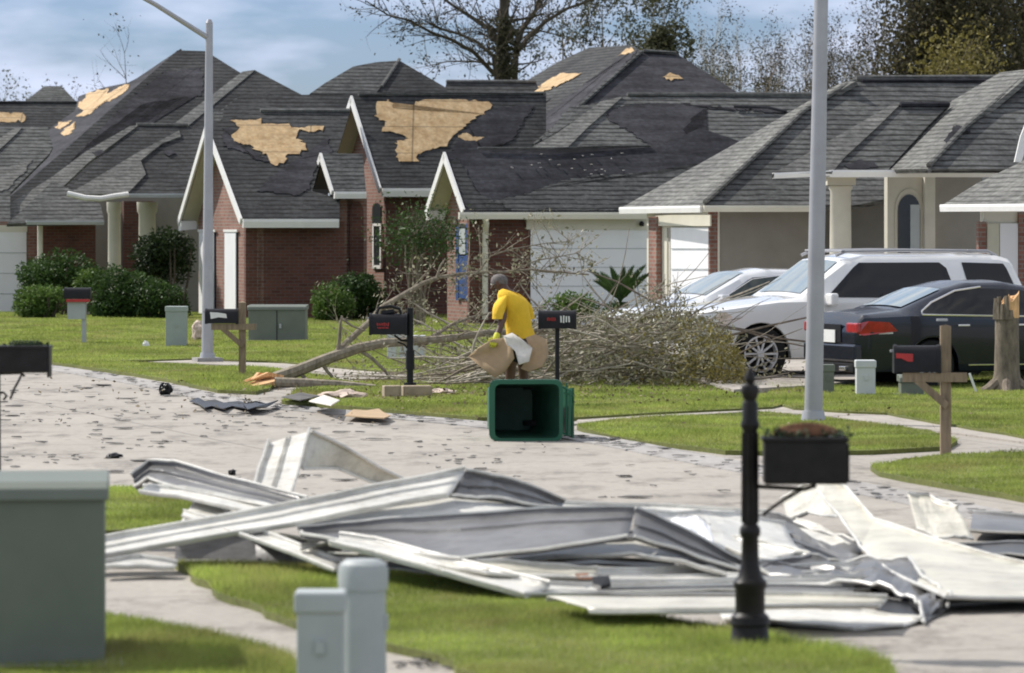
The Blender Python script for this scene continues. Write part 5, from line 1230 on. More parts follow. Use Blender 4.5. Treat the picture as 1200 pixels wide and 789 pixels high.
L_ = np.array(pts_l); Rr = np.array(pts_r)
def fill(n, xa, xb):
    o = []
    for _ in range(n):
        x = random.uniform(xa, xb); Y = random.triangular(57.2, 63, 57.6); y = top_at(x)+(464-top_at(x))*random.random()**.8
        z = CH-(y-YH)*Y/FP
        if z > .02: o.append((GX(x, Y, z)[:]))
    return np.array(o)
k = rng.integers(0, len(L_), 3500); leaves('leaves', L_[k]+rng.normal(size=(3500, 3))*.10, .06, M['leaf_brush'], t)
k = rng.integers(0, len(Rr), 7000); leaves('leaves', Rr[k]+rng.normal(size=(7000, 3))*[.14, .14, .08], .065, M['leaf_brush'], t)
leaves('leaves', fill(3800, 640, 872), .065, M['leaf_brush'], t)
leaves('leaves', np.concatenate([fill(1300, 730, 872), fill(1500, 790, 874), fill(1700, 830, 874)]), .06, M['leaf_brush2'], t)
leaves('leaves', np.array(hi_*3)+rng.normal(size=(len(hi_)*3, 3))*.05, .05, M['leaf_brush'], t)
# ------------------------------------------------------------------ crumpled metal panels
def strip(name, sts, mat, label, amp=.01, lip=.035, nseg=7, nv=8, ribs=(.33, .66), seed=1, th=.006, cat='metal panel', smooth=True, edge=.011):
    g = random.Random(seed); ph = [g.uniform(0, 6.28) for _ in range(6)]
    rows = []; S_ = [(P(*a), P(*b)) for a, b in sts]; crum = .35 if amp > .01 else .06
    for i in range(len(S_)-1):
        for q in range(nseg+(1 if i == len(S_)-2 else 0)):
            f = q/nseg; A_ = S_[i][0].lerp(S_[i+1][0], f); B_ = S_[i][1].lerp(S_[i+1][1], f)
            t_ = (S_[i+1][0]-S_[i][0]+S_[i+1][1]-S_[i][1]).normalized(); n_ = t_.cross(B_-A_).normalized()
            if n_.y > 0: n_ = -n_
            row = []
            vs_ = sorted(set([0, .03, .97, 1]+[j/nv for j in range(1, nv)]+[r+e for r in ribs for e in (-.02, 0, .02)]))
            for v in vs_:
                p = A_.lerp(B_, v); h = 0
                if v in (0, 1): h += lip
                if v in ribs: h += lip*.5
                u = (i+f)*2.1; tri = lambda q_: abs((q_/3.1416) % 2-1)*2-1; h += amp*(.8*tri(u*1.3+ph[0]+v*2)+.5*tri(u*3.1+ph[1]-v*4)+.4*tri(v*5+ph[2]+u)+crum*g.uniform(-1, 1))
                p = p+n_*h; p.z = max(p.z, .014); row.append(p)
            rows.append(row)
    k = len(rows[0]); vs = [p for r in rows for p in r]
    m = MB().add(vs, [(i*k+j, i*k+j+1, (i+1)*k+j+1, (i+1)*k+j) for i in range(len(rows)-1) for j in range(k-1)])
    o = m.build(name, mat, None, smooth, angle=9)
    sm = o.modifiers.new('t', 'SOLIDIFY'); sm.thickness = th; sm.offset = 0
    if edge:
        for c_ in (0, k-1): MB().tube([r_[c_] for r_ in rows], edge, 5).build('folded_edge', M['sheet'], o)
    return tag(o, label, cat, 'storm torn metal panels on the street')
W_, I_, C_ = M['sheet'], M['sheet_in'], M['sheet_cream']
N_ = 'metal_panel'
strip(N_, [((60, 645, 27.3), (60, 668, 26.9)), ((120, 634, 27.6), (120, 656, 27.2)), ((330, 597, 27.9), (330, 620, 27.5)), ((440, 573, 28.1), (440, 598, 27.7)), ((545, 554, 28.4), (524, 584, 27.9))], W_, 'long white metal panel rising from the lower left to the left peak', .006, .03, ribs=(.4,), seed=1)
strip(N_, [((345, 604, 28.0), (350, 626, 27.4)), ((440, 594, 28.1), (440, 618, 27.5)), ((530, 583, 28.4), (540, 612, 27.5)), ((650, 597, 29), (640, 603, 27.5))], W_, 'bright white sheet filling the space under the left peak', .008, .02, ribs=(), seed=2)
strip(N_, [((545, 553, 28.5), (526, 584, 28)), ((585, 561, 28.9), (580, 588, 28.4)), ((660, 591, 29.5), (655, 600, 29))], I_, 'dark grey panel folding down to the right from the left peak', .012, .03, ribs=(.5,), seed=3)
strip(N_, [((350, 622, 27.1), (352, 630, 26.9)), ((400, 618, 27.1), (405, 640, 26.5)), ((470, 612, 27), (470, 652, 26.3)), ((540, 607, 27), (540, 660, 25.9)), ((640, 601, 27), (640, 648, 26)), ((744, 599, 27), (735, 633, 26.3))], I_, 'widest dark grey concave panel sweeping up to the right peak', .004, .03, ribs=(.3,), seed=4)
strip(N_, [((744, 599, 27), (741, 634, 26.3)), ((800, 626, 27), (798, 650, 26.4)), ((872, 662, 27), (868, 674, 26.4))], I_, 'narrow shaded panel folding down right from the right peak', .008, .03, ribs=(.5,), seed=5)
strip(N_, [((398, 630, 26.7), (385, 640, 26.3)), ((440, 636, 26.5), (440, 652, 26.0)), ((540, 662, 25.9), (520, 676, 25.3)), ((645, 688, 25.2), (615, 702, 24.9))], W_, 'straight white panel edge slanting down to the right along the grass', .004, .03, ribs=(), seed=6)
strip(N_, [((268, 612, 27.9), (262, 622, 27.6)), ((330, 634, 27.3), (322, 644, 27)), ((402, 662, 26.7), (392, 671, 26.2))], W_, 'short white strip crossing under the long left panel', .004, .02, ribs=(), seed=7)
strip(N_, [((600, 684, 25.4), (606, 699, 24.95)), ((740, 688, 25.5), (740, 701, 25.1)), ((880, 684, 25.6), (880, 699, 25.2)), ((1020, 680, 25.8), (1020, 694, 25.3))], W_, 'long flat white panel low at the front, second from the bottom', .005, .02, ribs=(.5,), seed=8)
strip(N_, [((640, 699, 24.0), (690, 713, 23.2)), ((780, 700, 23.9), (780, 713, 23.15)), ((940, 699, 23.9), (940, 713, 23.2)), ((1040, 702, 23.8), (1030, 714, 23.3))], C_, 'lowest long cream edge facing us over a dark shadow', .003, .02, ribs=(.5,), seed=9)
strip(N_, [((620, 672, 25.9), (600, 684, 25.5)), ((760, 672, 26.3), (740, 686, 25.7)), ((880, 668, 26.5), (880, 683, 25.8)), ((1040, 663, 26.8), (1050, 678, 26))], W_, 'long white ribbed panel lying behind the low front ones', .006, .025, ribs=(.35, .7), seed=10)
strip(N_, [((590, 655, 26.6), (560, 664, 26.0)), ((660, 640, 26.9), (650, 656, 26.3)), ((742, 634, 27), (742, 652, 26.3)), ((800, 650, 26.8), (800, 662, 26.2)), ((868, 668, 26.7), (850, 676, 26.1))], W_, 'flat white triangular sheet under the right peak', .006, .02, ribs=(), seed=11)
strip(N_, [((480, 655, 26.2), (500, 664, 25.8)), ((560, 662, 25.9), (570, 676, 25.4)), ((650, 664, 26.0), (660, 680, 25.5)), ((700, 668, 26.0), (700, 682, 25.6))], C_, 'creamy bent sheet between the wide dark panel and the grass', .01, .02, ribs=(.5,), seed=12)
strip(N_, [((156, 560, 30.1), (160, 574, 29.9)), ((176, 545, 30.2), (176, 566, 29.8)), ((205, 546, 30), (200, 574, 29.5)), ((280, 567, 29.5), (270, 590, 29)), ((360, 590, 28.9), (345, 604, 28.3))], I_, 'curled end channel at the far left pointing up over the grass', .006, .035, ribs=(.4,), seed=13)
strip(N_, [((168, 572, 29.7), (163, 578, 29.4)), ((215, 574, 29.4), (212, 585, 29)), ((300, 592, 28.8), (292, 603, 28.3)), ((350, 604, 28.2), (338, 612, 27.9))], W_, 'white lower lip running beneath the curled left channel', .004, .02, ribs=(), seed=14)
strip(N_, [((297, 582, 29.4), (340, 588, 29.2)), ((305, 550, 29.7), (352, 550, 29.6)), ((316, 520, 30), (364, 506, 30))], W_, 'upright white folded panel, tallest of the wreckage', .006, .03, ribs=(.42, .5), seed=15)
strip(N_, [((365, 506, 30), (352, 550, 29.6)), ((400, 522, 30.6), (392, 548, 30.6)), ((440, 545, 31.2), (428, 562, 31.2)), ((472, 561, 31.8), (455, 568, 31.6))], C_, 'tan underside sheet sloping right behind the upright panel', .006, .02, ribs=(), seed=16)
strip(N_, [((228, 586, 29.2), (205, 622, 28.3)), ((250, 592, 29), (240, 622, 28.2)), ((290, 615, 28.4), (288, 622, 28.1))], W_, 'small triangular white flap under the curled left channel', .006, .02, ribs=(), seed=17)
strip(N_, [((748, 600, 27.8), (780, 628, 27.2)), ((800, 602, 28.6), (830, 648, 27.3)), ((860, 606, 29), (880, 660, 27.3)), ((920, 614, 29.2), (940, 652, 27.6))], W_, 'white buckled sheet right of the right peak, behind the dark post', .012, .02, ribs=(), seed=18)
strip(N_, [((560, 592, 30.5), (560, 598, 30.2)), ((640, 592, 30.6), (640, 600, 30.2)), ((760, 594, 30.8), (760, 602, 30.2)), ((900, 602, 30.6), (900, 612, 30))], W_, 'thin far white edge along the back of the wreckage', .005, .02, ribs=(), seed=19)
strip(N_, [((968, 563, 30.6), (960, 580, 30)), ((992, 574, 30.1), (984, 608, 29.1)), ((1024, 611, 29), (1008, 644, 27.9)), ((1100, 637, 28.0), (1042, 672, 26.2)), ((1200, 663, 27.0), (1108, 705, 24.5)), ((1330, 700, 25.6), (1240, 706, 24.7))], C_, 'largest cream sheet sweeping flat out to the right edge', .006, .02, nseg=9, ribs=(), seed=20)
strip(N_, [((966, 564, 30.7), (984, 606, 29.2)), ((945, 570, 31), (950, 604, 30.2)), ((918, 588, 31.2), (922, 614, 30.2))], C_, 'curled beige tip left of the largest cream sheet', .012, .02, ribs=(), seed=21)
strip(N_, [((1064, 583, 29.8), (1075, 622, 29)), ((1090, 583, 29.8), (1100, 634, 28.7)), ((1122, 597, 29.5), (1141, 633, 28.7))], C_, 'beige piece standing upright behind the largest sheet', .012, .02, ribs=(), seed=22)
strip(N_, [((1140, 604, 31.4), (1136, 624, 30.2)), ((1270, 612, 31.2), (1270, 630, 30))], I_, 'dull flat sheet at the right edge behind the wreckage', .01, .02, ribs=(), seed=23)
strip(N_, [((880, 664, 26.6), (880, 674, 26.1)), ((950, 656, 27), (950, 682, 25.8)), ((1010, 657, 26.9), (1000, 688, 25.2)), ((1064, 664, 26.5), (1045, 694, 24.9)), ((1100, 688, 25.3), (1072, 704, 24.7)), ((1112, 706, 24.8), (1080, 722, 24.1)), ((1108, 716, 24.5), (1082, 733, 23.75))], I_, 'crumpled silver sheet with torn ragged tip at the front right', .03, .02, nseg=6, ribs=(.4,), seed=24)
strip(N_, [((840, 714, 24.3), (850, 728, 23.9)), ((920, 714, 24.3), (920, 734, 23.65)), ((1010, 718, 24.2), (1000, 740, 23.45)), ((1080, 727, 23.9), (1058, 736, 23.6))], W_, 'lowest white sheet lying on the concrete right of the dark post', .006, .015, ribs=(), seed=25)
strip(N_, [((862, 604, 30.1), (860, 632, 28.5)), ((930, 614, 30), (925, 650, 28)), ((1012, 640, 28.8), (1000, 670, 27))], I_, 'dark buckled sheet in the middle of the right heap', .03, .03, ribs=(.5,), seed=26)
strip(N_, [((850, 632, 28.2), (850, 650, 27.5)), ((930, 648, 27.7), (910, 664, 27.1)), ((985, 662, 27.2), (960, 672, 26.6))], W_, 'silvery wedge below the dark buckled sheet', .02, .02, ribs=(), seed=27)
strip(N_, [((1100, 706, 25.3), (1095, 716, 24.9)), ((1180, 702, 25.7), (1180, 714, 25.2)), ((1320, 706, 25.6), (1320, 722, 24.9))], C_, 'cream sheet lying in shadow under the right end of the largest one', .01, .02, ribs=(), seed=28)
strip(N_, [((118, 660, 27.0), (118, 669, 26.8)), ((165, 655, 27.2), (160, 667, 26.9)), ((208, 660, 27.1), (204, 668, 26.9))], W_, 'small white scrap on the sidewalk under the long left panel', .006, .02, ribs=(), seed=29)
strip(N_, [((205, 634, 27.9), (205, 659, 27.85)), ((300, 624, 28.0), (300, 661, 27.75)), ((400, 636, 27.4), (400, 664, 27.6))], I_, 'dark strip added as the shade beneath the long left panel', .006, .02, ribs=(), seed=30)  # dark sheet put in as the shade under the panel
tag(MB().slab([P(674, 674, 25.7), P(688, 673, 25.7), P(692, 677, 25.6), P(696, 679, 25.5), P(684, 680, 25.5), P(678, 679, 25.4)], (0, 0, .008)).build('plastic_scrap', M['rust']), 'small orange red scrap caught in the white panels', 'scrap')
tag(MB().slab([P(694, 680, 25.1), P(714, 679, 25.1), P(716, 688, 25.0), P(704, 691, 24.95), P(695, 689, 25)], (0, .02, .02)).build('hinge_bracket', M['bag']), 'small black bracket on the low front panel', 'bracket')
pl_ = MB(); strip('plastic_sheet', [((782, 609, 27.6), (790, 632, 27.1)), ((812, 606, 27.8), (822, 642, 27.0)), ((832, 612, 27.7), (838, 642, 27.0))], M['door'], 'bluish white plastic sheet draped beside the right peak', .015, 0, ribs=(), seed=33, cat='plastic sheet')
# more layers inside the wreckage: channels, lips and dark sheets standing in for shade
extra = [
 ([((352, 640, 27.0), (352, 646, 26.9)), ((420, 622, 27.3), (420, 630, 27.1)), ((470, 612, 27.6), (470, 620, 27.3))], W_, 'thin white channel under the left end of the wide dark panel'),
 ([((385, 648, 27.4), (388, 668, 27.3)), ((470, 655, 26.9), (470, 668, 26.85)), ((560, 668, 26.3), (560, 680, 26.2))], I_, 'dark sheet standing for shade behind the slanting white edge'),
 ([((600, 640, 27.2), (600, 652, 27.1)), ((680, 632, 27.4), (680, 650, 27.2)), ((742, 624, 27.5), (742, 646, 27.2)), ((850, 654, 27.3), (846, 668, 27.1))], I_, 'dark sheet standing for shade directly under the right peak'),
 ([((610, 660, 26.7), (615, 668, 26.5)), ((700, 656, 26.9), (700, 664, 26.6)), ((790, 660, 26.9), (790, 668, 26.6)), ((850, 672, 26.6), (845, 678, 26.4))], I_, 'dark strip standing for the shaded slot in the flat triangular sheet'),
 ([((420, 590, 29.4), (420, 596, 29.2)), ((520, 575, 29.4), (520, 582, 29.2)), ((600, 590, 29.6), (600, 597, 29.4)), ((650, 600, 29.6), (650, 606, 29.4))], W_, 'pale rib crossing behind the left peak'),
 ([((905, 602, 30.6), (900, 616, 30)), ((960, 618, 29.8), (952, 636, 29.2)), ((1010, 650, 28.4), (996, 664, 27.8))], W_, 'white folded rib between the dark post and largest cream sheet'),
 ([((868, 622, 29.0), (868, 634, 28.7)), ((930, 634, 28.7), (930, 652, 28.2)), ((990, 660, 27.8), (985, 674, 27.3))], M['bag'], 'blackish sheet standing for shade in the middle of the right heap'),
 ([((860, 690, 25.9), (860, 698, 25.8)), ((960, 686, 26.0), (960, 698, 25.8)), ((1070, 694, 25.6), (1070, 708, 25.2))], I_, 'dull grey fold under the crumpled silver sheet'),
 ([((1030, 700, 25.0), (1026, 716, 24.5)), ((1064, 706, 24.8), (1060, 724, 24.2)), ((1084, 716, 24.5), (1078, 732, 23.8))], M['bag'], 'dark sheet standing for the shaded hollow end of the crumpled silver sheet'),
 ([((900, 676, 26.2), (900, 682, 26.0)), ((980, 672, 26.3), (980, 680, 26.0)), ((1050, 684, 25.8), (1046, 694, 25.3))], W_, 'thin white torn ribbon across the crumpled silver sheet'),
 ([((215, 600, 28.8), (213, 606, 28.6)), ((280, 618, 28.3), (276, 626, 28.1)), ((345, 640, 27.7), (340, 648, 27.5))], W_, 'narrow white strip below the curled left channel, crossing rightwards'),
 ([((1115, 640, 28.8), (1120, 656, 28.3)), ((1180, 636, 29.0), (1180, 652, 28.5)), ((1260, 640, 29.0), (1260, 656, 28.4))], I_, 'grey sheet behind the right end of the largest cream sheet'),
 ([((430, 640, 26.6), (436, 650, 26.3)), ((520, 664, 26.0), (516, 672, 25.8)), ((600, 684, 25.5), (590, 691, 25.3))], I_, 'grey inner lip beside the slanting white edge'),
 ([((700, 690, 25.3), (700, 695, 25.2)), ((840, 688, 25.4), (840, 694, 25.25)), ((1000, 690, 25.4), (1000, 696, 25.2))], I_, 'grey seam strip on the low front panels'),
]
for i, (st_, mt_, lb_) in enumerate(extra):
    strip(N_, st_, mt_, lb_, .008, .012, nseg=4, nv=3, ribs=(), seed=60+i, edge=.008 if mt_ is not M['bag'] else 0)
# ------------------------------------------------------------------ litter
def lump(name, x, y, wpx, hpx, mat, label, cat, seed=0, n=14, flat=1.0):
    Y = GY(y); s_ = FP/Y; g = random.Random(seed); m = MB(); bm = bmesh.new(); bmesh.ops.create_icosphere(bm, subdivisions=3, radius=1)
    off = Vector((g.random()*9, g.random()*9, g.random()*9)); from mathutils import noise as mn
    vs = []
    for v in bm.verts:
        d = v.co*(1+.45*mn.noise(v.co*2.1+off)+.2*mn.noise(v.co*5+off)); vs.append(GX(x, Y)+Vector((d.x*wpx/2/s_, d.y*wpx/2/s_, max(0, d.z*hpx/s_*.55+hpx/s_*.42))))
    m.add(vs, [tuple(v.index for v in f.verts) for f in bm.faces]); bm.free()
    return tag(m.build(name, mat), label, cat)
lump('plastic_bag', 194, 463, 15, 15, M['bag'], 'black crumpled bag on the street near the kerb, left', 'bag', 1)
lump('plastic_bag', 133, 537, 18, 6, M['bag'], 'flattened black scrap on the street above the green cabinet', 'bag', 2)
lump('rock_piece', 272, 557, 9, 7, M['bag'], 'small black lump on the street left of the upright panel', 'lump', 3)
lump('insulation_heap', 402, 470, 52, 13, M['insul'], 'torn pinkish insulation heap beneath the fallen limb', 'insulation', 4)
lump('insulation_heap', 518, 466, 34, 11, M['insul'], 'tan torn scrap right of the two blocks', 'insulation', 5)
lump('broken_stone', 232, 402, 16, 26, M['insul'], 'pale ragged chunk standing between the pedestal and street lamp', 'rubble', 6)
lump('paper_scrap', 171, 409, 8, 9, M['pvc'], 'small white scrap lying alone in the left lawn', 'scrap', 7)
for i, (x0, x1, y, hpx, lb) in enumerate([(449, 469, 470, 15, 'left of two tan blocks on the grass by the kerb'), (471, 505, 469, 14, 'right, longer tan block on the grass by the kerb')]):
    Y = GY(y); s_ = FP/Y; tag(MB().box(GX((x0+x1)/2, Y+.1, hpx/s_/2+.03), ((x1-x0)/2/s_, .03, 0), (-.02, .1, 0), (0, 0, hpx/s_/2)).build('block', M['block'], bevel=.015), lb, 'block', 'blocks by the kerb')
def flat_scrap(name, pix, mat, label, z0=.015, th=.02, cat='scrap', lift=0):
    th = min(th, .012)
    pts = []
    for i, (x, y) in enumerate(pix): v = Z(x, y, z0+lift*(i % 2)); pts.append(v)
    return tag(MB().slab(pts, (0, 0, th)).build(name, mat), label, cat)
flat_scrap('shingle_sheet', [(222, 471), (232, 467), (240, 471), (252, 469), (262, 473), (280, 471), (298, 476), (290, 480), (272, 477), (262, 480), (248, 477), (240, 479), (232, 474)], M['bag'], 'long buckled strip of torn shingles at the kerb below the fallen limb', .02, .012, 'shingles', .03)
flat_scrap('shingle_sheet', [(285, 474), (300, 471), (312, 474), (326, 470), (312, 478), (300, 478), (290, 481)], M['bag'], 'overlapping torn shingle strip at the kerb, right of the long one', .06, .02, 'shingles', .03)
flat_scrap('panel_scrap', [(404, 488), (410, 484), (414, 481), (430, 482), (444, 480), (449, 484), (458, 488), (450, 491), (430, 490)], M['card'], 'pale flat board lying on the kerb with dark edge', .06, .02, 'board')
flat_scrap('panel_scrap', [(362, 471), (380, 464), (398, 470), (388, 476)], M['card_w'], 'small white torn board left of the insulation heap', .12, .02, 'board', .05)
flat_scrap('panel_scrap', [(330, 466), (352, 461), (375, 465), (352, 470)], M['shingle_bit'], 'dark torn felt scrap between limb and insulation heap', .09, .02, 'felt', .03)
tag(MB().tube([P(233, 406, GY(410)), P(250, 413, GY(415)), P(222, 402, GY(405))], .015, 6).build('hose', M['leaf_brush2']), 'thin yellow green hose at the foot of the pedestal', 'hose')
lump('plastic_bag', 293, 445, 9, 6, M['bag'], 'tiny black scrap at the foot of the left wooden mailbox post', 'bag', 9)
bits = []
def bit(x, y, sz, asp, rot, z=.006, mat=None, th=.006):
    g = random.Random(int(x*13+y*7)); c = Z(x, y, z); n = g.choice([4, 5, 5, 6]); pts = []
    for k in range(n):
        a = rot+k*6.283/n+g.uniform(-.25, .25); r_ = sz*g.uniform(.6, 1.1); pts.append(c+Vector((math.cos(a)*r_, math.sin(a)*r_*asp, g.uniform(0, .012))))
    return pts
k = 0
while k < 115:
    u = random.random()
    if u < .6: x, y = random.uniform(0, 560), random.gauss(482, 22)
    else: x, y = random.uniform(130, 880), random.uniform(455, 600)
    if y < 436+max(0, (x-60))*.115 or y > 600: continue
    if y > 565 and x < 230: continue
    if x > 660 and y < 512+(x-660)*.19: continue
    o = MB().slab(bit(x, y, random.choice([.04, .05, .06, .08, .11, .15]), random.uniform(.4, 1), random.uniform(0, 3)), (0, 0, .006)).build('shingle_piece', M['shingle_bit'])
    tag(o, 'small dark torn shingle piece lying flat on the street concrete', 'shingle', 'shingle pieces scattered over the street'); k += 1
# finer crumbs, uncountable
cr = MB()
cc_ = [(random.uniform(0, 560), random.gauss(480, 26)) for _ in range(16)]+[(random.uniform(300, 1190), random.uniform(455, 600)) for _ in range(12)]
for _ in range(520):
    u = random.random()
    if u < .7: q_ = random.choice(cc_); x, y = random.gauss(q_[0], 34), random.gauss(q_[1], 4)
    elif u < .85: x, y = random.uniform(0, 1190), random.uniform(450, 640)
    elif u < .93: x, y = random.gauss(520, 26), random.gauss(776, 5)
    else: continue
    if y < 438+max(0, (x-60))*.115 or (x > 660 and y < 514+(x-660)*.19): continue
    cr.slab(bit(x, y, random.uniform(.015, .055), random.uniform(.4, 1), random.uniform(0, 3), .004), (0, 0, .004))
for _ in range(260):                                   # gutter litter along the kerb
    i = random.randrange(len(ks)-2); p = ks[i].lerp(ks[i+1], random.random()); c = p+Vector((-random.random()*.5, 0, -.01)); g_ = random.uniform(.02, .07)
    cr.slab([Vector((c.x+math.cos(a)*g_, c.y+math.sin(a)*g_*random.uniform(.5, 1), .034)) for a in (0, 1.3, 2.6, 4, 5.2)], (0, 0, .005))
tag(cr.build('roof_grit', M['shingle_bit'], org=(0, 0, 0)), 'fine dark roofing crumbs strewn over the concrete', 'litter', kind='stuff')
pts = []
while len(pts) < 1100:
    x = random.uniform(-20, 1220); y = random.choice([random.uniform(376, 470), random.uniform(440, 500)])
    if random.random() < .75: x, y = random.gauss(600, 170), random.gauss(460, 8)
    v = Z(x, y, .06)
    if v.y < 110: pts.append((v.x, v.y, LAWN_Z+.03+random.random()*.02))
o = leaves('fallen_leaves', np.array(pts), .05, M['fallen'], None); tag(o, 'brown and pale storm torn leaves strewn over grass and street', 'leaves', kind='stuff')
# ------------------------------------------------------------------ person
def skinned(name, nodes, edges, mat, parent, sub=2, root=0):
    o0 = Vector((0, 0, 0)); q = parent
    while q is not None: o0 += q.location; q = q.parent
    me = bpy.data.meshes.new(name); me.from_pydata([Vector(n[0])-o0 for n in nodes], edges, []); me.materials.append(mat)
    o = bpy.data.objects.new(name, me); COL.objects.link(o)
    if parent is not None: o.parent = parent
    sk = o.modifiers.new('skin', 'SKIN'); sk.use_smooth_shade = True
    for i, n in enumerate(nodes):
        r = n[1]; me.skin_vertices[0].data[i].radius = (r, r) if not isinstance(r, tuple) else r
    me.skin_vertices[0].data[root].use_root = True
    s = o.modifiers.new('sub', 'SUBSURF'); s.levels = sub; s.render_levels = sub
    return o
Yq = 52.0; per = thing('person', GX(606, Yq), 'person in yellow shirt and dark shorts, bent forward with wide torn boards in gloved hands', 'person')
p_ = lambda x, y, dy=0: P(x, y, Yq+dy)
nd = [(p_(608, 397), .11), (p_(607, 380, .0), .105), (p_(603, 362, .0), .13), (p_(599, 350, .02), .10), (p_(594, 343, .05), .062), (p_(590, 338, .08), .058),
      (p_(587, 333, .10), .092), (p_(584, 328, .13), .088),
      (p_(587, 355, -.14), .058), (p_(590, 372, -.22), .052), (p_(585, 387, -.30), .040), (p_(582, 394, -.34), .036),
      (p_(612, 354, .18), .058), (p_(617, 371, .26), .052), (p_(612, 390, .24), .04), (p_(610, 397, .22), .036),
      (p_(601, 403, -.08), .105), (p_(598, 434, -.10), .066), (p_(598, 454, -.08), .058), (p_(601, 471, -.05), .04), (p_(594, 475, -.16), .038),
      (p_(613, 403, .1), .105), (p_(613, 434, .13), .066), (p_(615, 454, .14), .058), (p_(617, 470, .16), .04), (p_(610, 474, .06), .038)]
ed = [(0, 1), (1, 2), (2, 3), (3, 4), (4, 5), (5, 6), (6, 7), (3, 8), (8, 9), (9, 10), (10, 11), (3, 12), (12, 13), (13, 14), (14, 15), (0, 16), (16, 17), (17, 18), (18, 19), (19, 20), (0, 21), (21, 22), (22, 23), (23, 24), (24, 25)]
skinned('body', nd, ed, M['skin'], per)
hc = p_(585, 331, .11)
hm = MB(); hm.lathe(hc+ZD*-.02, [(.102, 0), (.106, .03), (.098, .07), (.07, .105), (.03, .12), (.004, .123)], 18); hm.build('hair', M['hair'], per, True)
fc = MB(); fd = Vector((-.85, .2, -.48)).normalized(); sx = fd.cross(ZD).normalized(); upv = sx.cross(fd)
fc.tube([hc+fd*.08-upv*.0, hc+fd*.125-upv*.025], [.014, .018], 8); fc.build('nose', M['skin'], per, True)
for s_ in (-1, 1):
    MB().lathe(hc+sx*s_*.035+fd*.092+upv*.02, [(.004, -.012), (.011, 0), (.004, .012)], 8).build('eye', M['pvc'], per, True)
    MB().box(hc+sx*s_*.10-upv*.01, fd*.02, sx*.008, upv*.03).build('ear', M['skin'], per, bevel=.006)
MB().box(hc+fd*.10-upv*.06, fd*.006, sx*.028, upv*.005).build('mouth', M['shorts'], per)
def loft(name, rings, mat, par, n=20, wob=.011):
    g = random.Random(4); vs = []
    for k, (c, rx, ry, tilt) in enumerate(rings):
        for q in range(n):
            a = 2*math.pi*q/n; w_ = 1+wob*10*(.35*math.sin(3*a+k*1.3)+.3*math.sin(7*a+k*2.1)+.2*g.uniform(-1, 1))*(.4 if k in (0,) else 1)
            vs.append(c+Vector((math.cos(a)*rx*w_, math.sin(a)*ry*w_, math.cos(a)*rx*tilt)))
    m = MB().add(vs, [(i*n+q, i*n+(q+1) % n, (i+1)*n+(q+1) % n, (i+1)*n+q) for i in range(len(rings)-1) for q in range(n)]+[tuple(len(vs)-n+q for q in range(n))])
    return m.build(name, mat, par, True, angle=70)
loft('shirt', [(p_(610, 397), .175, .15, .1), (p_(609, 392), .172, .15, .1), (p_(608, 384), .160, .145, .1), (p_(607, 375), .165, .15, .05), (p_(604, 366), .180, .16, 0), (p_(602, 358), .192, .165, -.1),
     (p_(600, 350), .188, .155, -.2), (p_(599, 345), .150, .13, -.3), (p_(597, 342), .10, .10, -.3), (p_(595, 340), .065, .07, -.3)], M['shirt'], per)
loft('sleeve', [(p_(584, 374, -.22), .075, .085, 0), (p_(584, 370, -.21), .078, .088, 0), (p_(585, 362, -.18), .082, .09, .1), (p_(587, 354, -.14), .082, .088, .3), (p_(590, 348, -.08), .07, .08, .4), (p_(593, 344, -.03), .04, .05, .4)], M['shirt'], per, 14)
loft('sleeve', [(p_(620, 374, .26), .07, .08, 0), (p_(619, 370, .25), .072, .085, 0), (p_(617, 362, .22), .078, .09, 0), (p_(614, 354, .16), .08, .088, -.3), (p_(609, 347, .08), .07, .08, -.4), (p_(605, 343, .03), .04, .05, -.4)], M['shirt'], per, 14)
st = [(p_(609, 396), .20), (p_(602, 408, -.08), .155), (p_(599, 428, -.10), .098), (p_(613, 408, .1), .15), (p_(613, 428, .13), .10)]
skinned('shorts', st, [(0, 1), (1, 2), (0, 3), (3, 4)], M['shorts'], per)
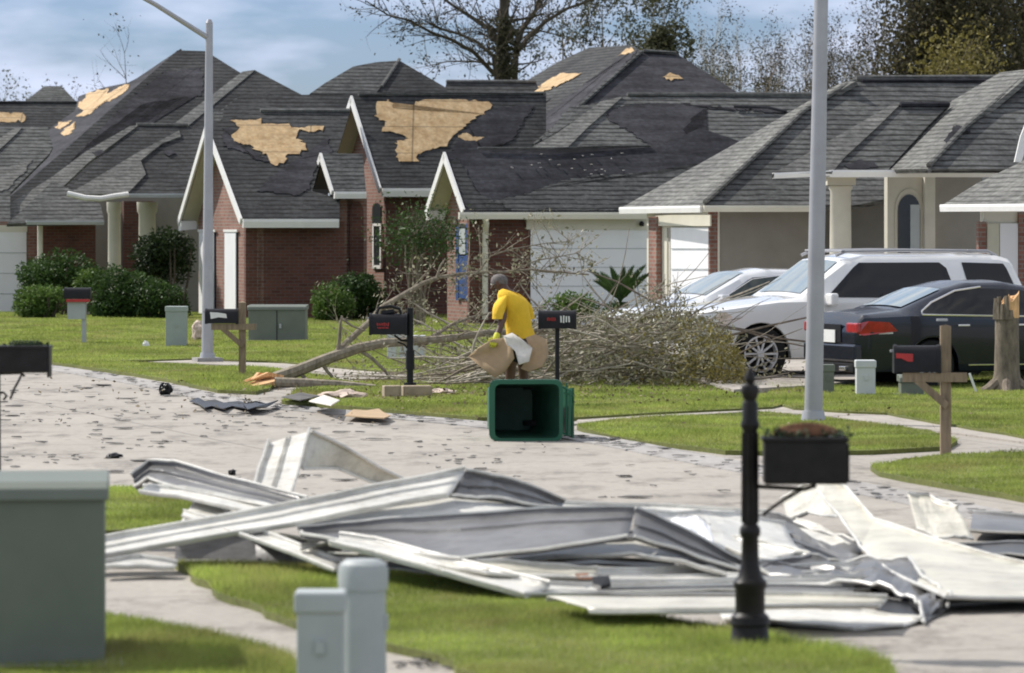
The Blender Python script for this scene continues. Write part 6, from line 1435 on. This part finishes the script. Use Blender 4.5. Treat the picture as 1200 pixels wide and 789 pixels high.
for wx, wy, dy, el in ((582, 394, -.34, (585, 387, -.30)), (610, 397, .22, (612, 390, .24))):
    wr_ = p_(wx, wy, dy); dv = (wr_-p_(*el)).normalized(); pc = wr_+dv*.07; sv = dv.cross(Vector((0, 1, 0))).normalized(); nv_ = dv.cross(sv)
    gl = skinned('glove', [(wr_-dv*.05, .045), (wr_, .040), (pc, (.045, .028))], [(0, 1), (1, 2)], M['glove'], per)
    fg = MB()
    for k, (o_, l_) in enumerate(((-.032, .062), (-.011, .075), (.011, .07), (.031, .055))):
        a0 = pc+sv*o_+dv*.02; a1 = a0+dv*l_*.55; a2 = a1+(dv*.4-nv_*.9).normalized()*l_*.5; fg.tube([a0, a1, a2], [.011, .010, .008], 8)
    a0 = pc-sv*.035-dv*.02; fg.tube([a0, a0-sv*.03+dv*.025, a0-sv*.03+dv*.055-nv_*.02], [.012, .011, .009], 8)
    fg.build('fingers', M['glove'], per, True)
for x, y, dy in ((597, 475, -.12), (613, 474, .10)):
    c = p_(x, y, dy); c.z = .05; MB().box(c, (.14, -.03, 0), (.01, .05, 0), (0, 0, .045)).build('shoe', M['black'], per, bevel=.03)
def board(name, pix, mat, label, curve=.06):
    pts = [P(*q) for q in pix]; c = sum(pts, Vector())/len(pts); m = MB(); n = len(pts)
    ring2 = [c.lerp(p, .55)+Vector((0, curve, 0)) for p in pts]
    vs = pts+ring2+[c+Vector((0, curve*1.5, 0))]
    m.add(vs, [(i, (i+1) % n, (i+1) % n+n, i+n) for i in range(n)]+[(i+n, (i+1) % n+n, 2*n) for i in range(n)])
    o = m.build(name, mat, None, True, angle=60); s = o.modifiers.new('t', 'SOLIDIFY'); s.thickness = .012
    return tag(o, label, 'board')
board('cardboard', [(549, 418, 51.8), (560, 408, 51.7), (576, 398, 51.6), (590, 396, 51.6), (600, 404, 51.5), (603, 420, 51.4), (592, 436, 51.5), (580, 443, 51.5), (565, 432, 51.6)], M['card'], 'brown bent cardboard held out to the left in the gloved hand')
board('torn_board', [(590, 394, 51.5), (600, 390, 51.5), (612, 398, 51.4), (624, 408, 51.4), (620, 424, 51.3), (608, 428, 51.3), (604, 412, 51.4), (594, 404, 51.5)], M['card_w'], 'white torn board held in front of the dark shorts', .03)
board('cardboard', [(616, 396, 51.7), (628, 392, 51.7), (641, 398, 51.6), (643, 415, 51.5), (636, 430, 51.4), (620, 436, 51.4), (610, 432, 51.4), (622, 412, 51.5)], M['card'], 'tan curled cardboard hanging at the right of the held boards')
# grass nearly hidden junk under the black sedan
for i, (x, y, r_) in enumerate(((1050, 465, .10), (1104, 462, .09), (1118, 461, .08))):
    pass
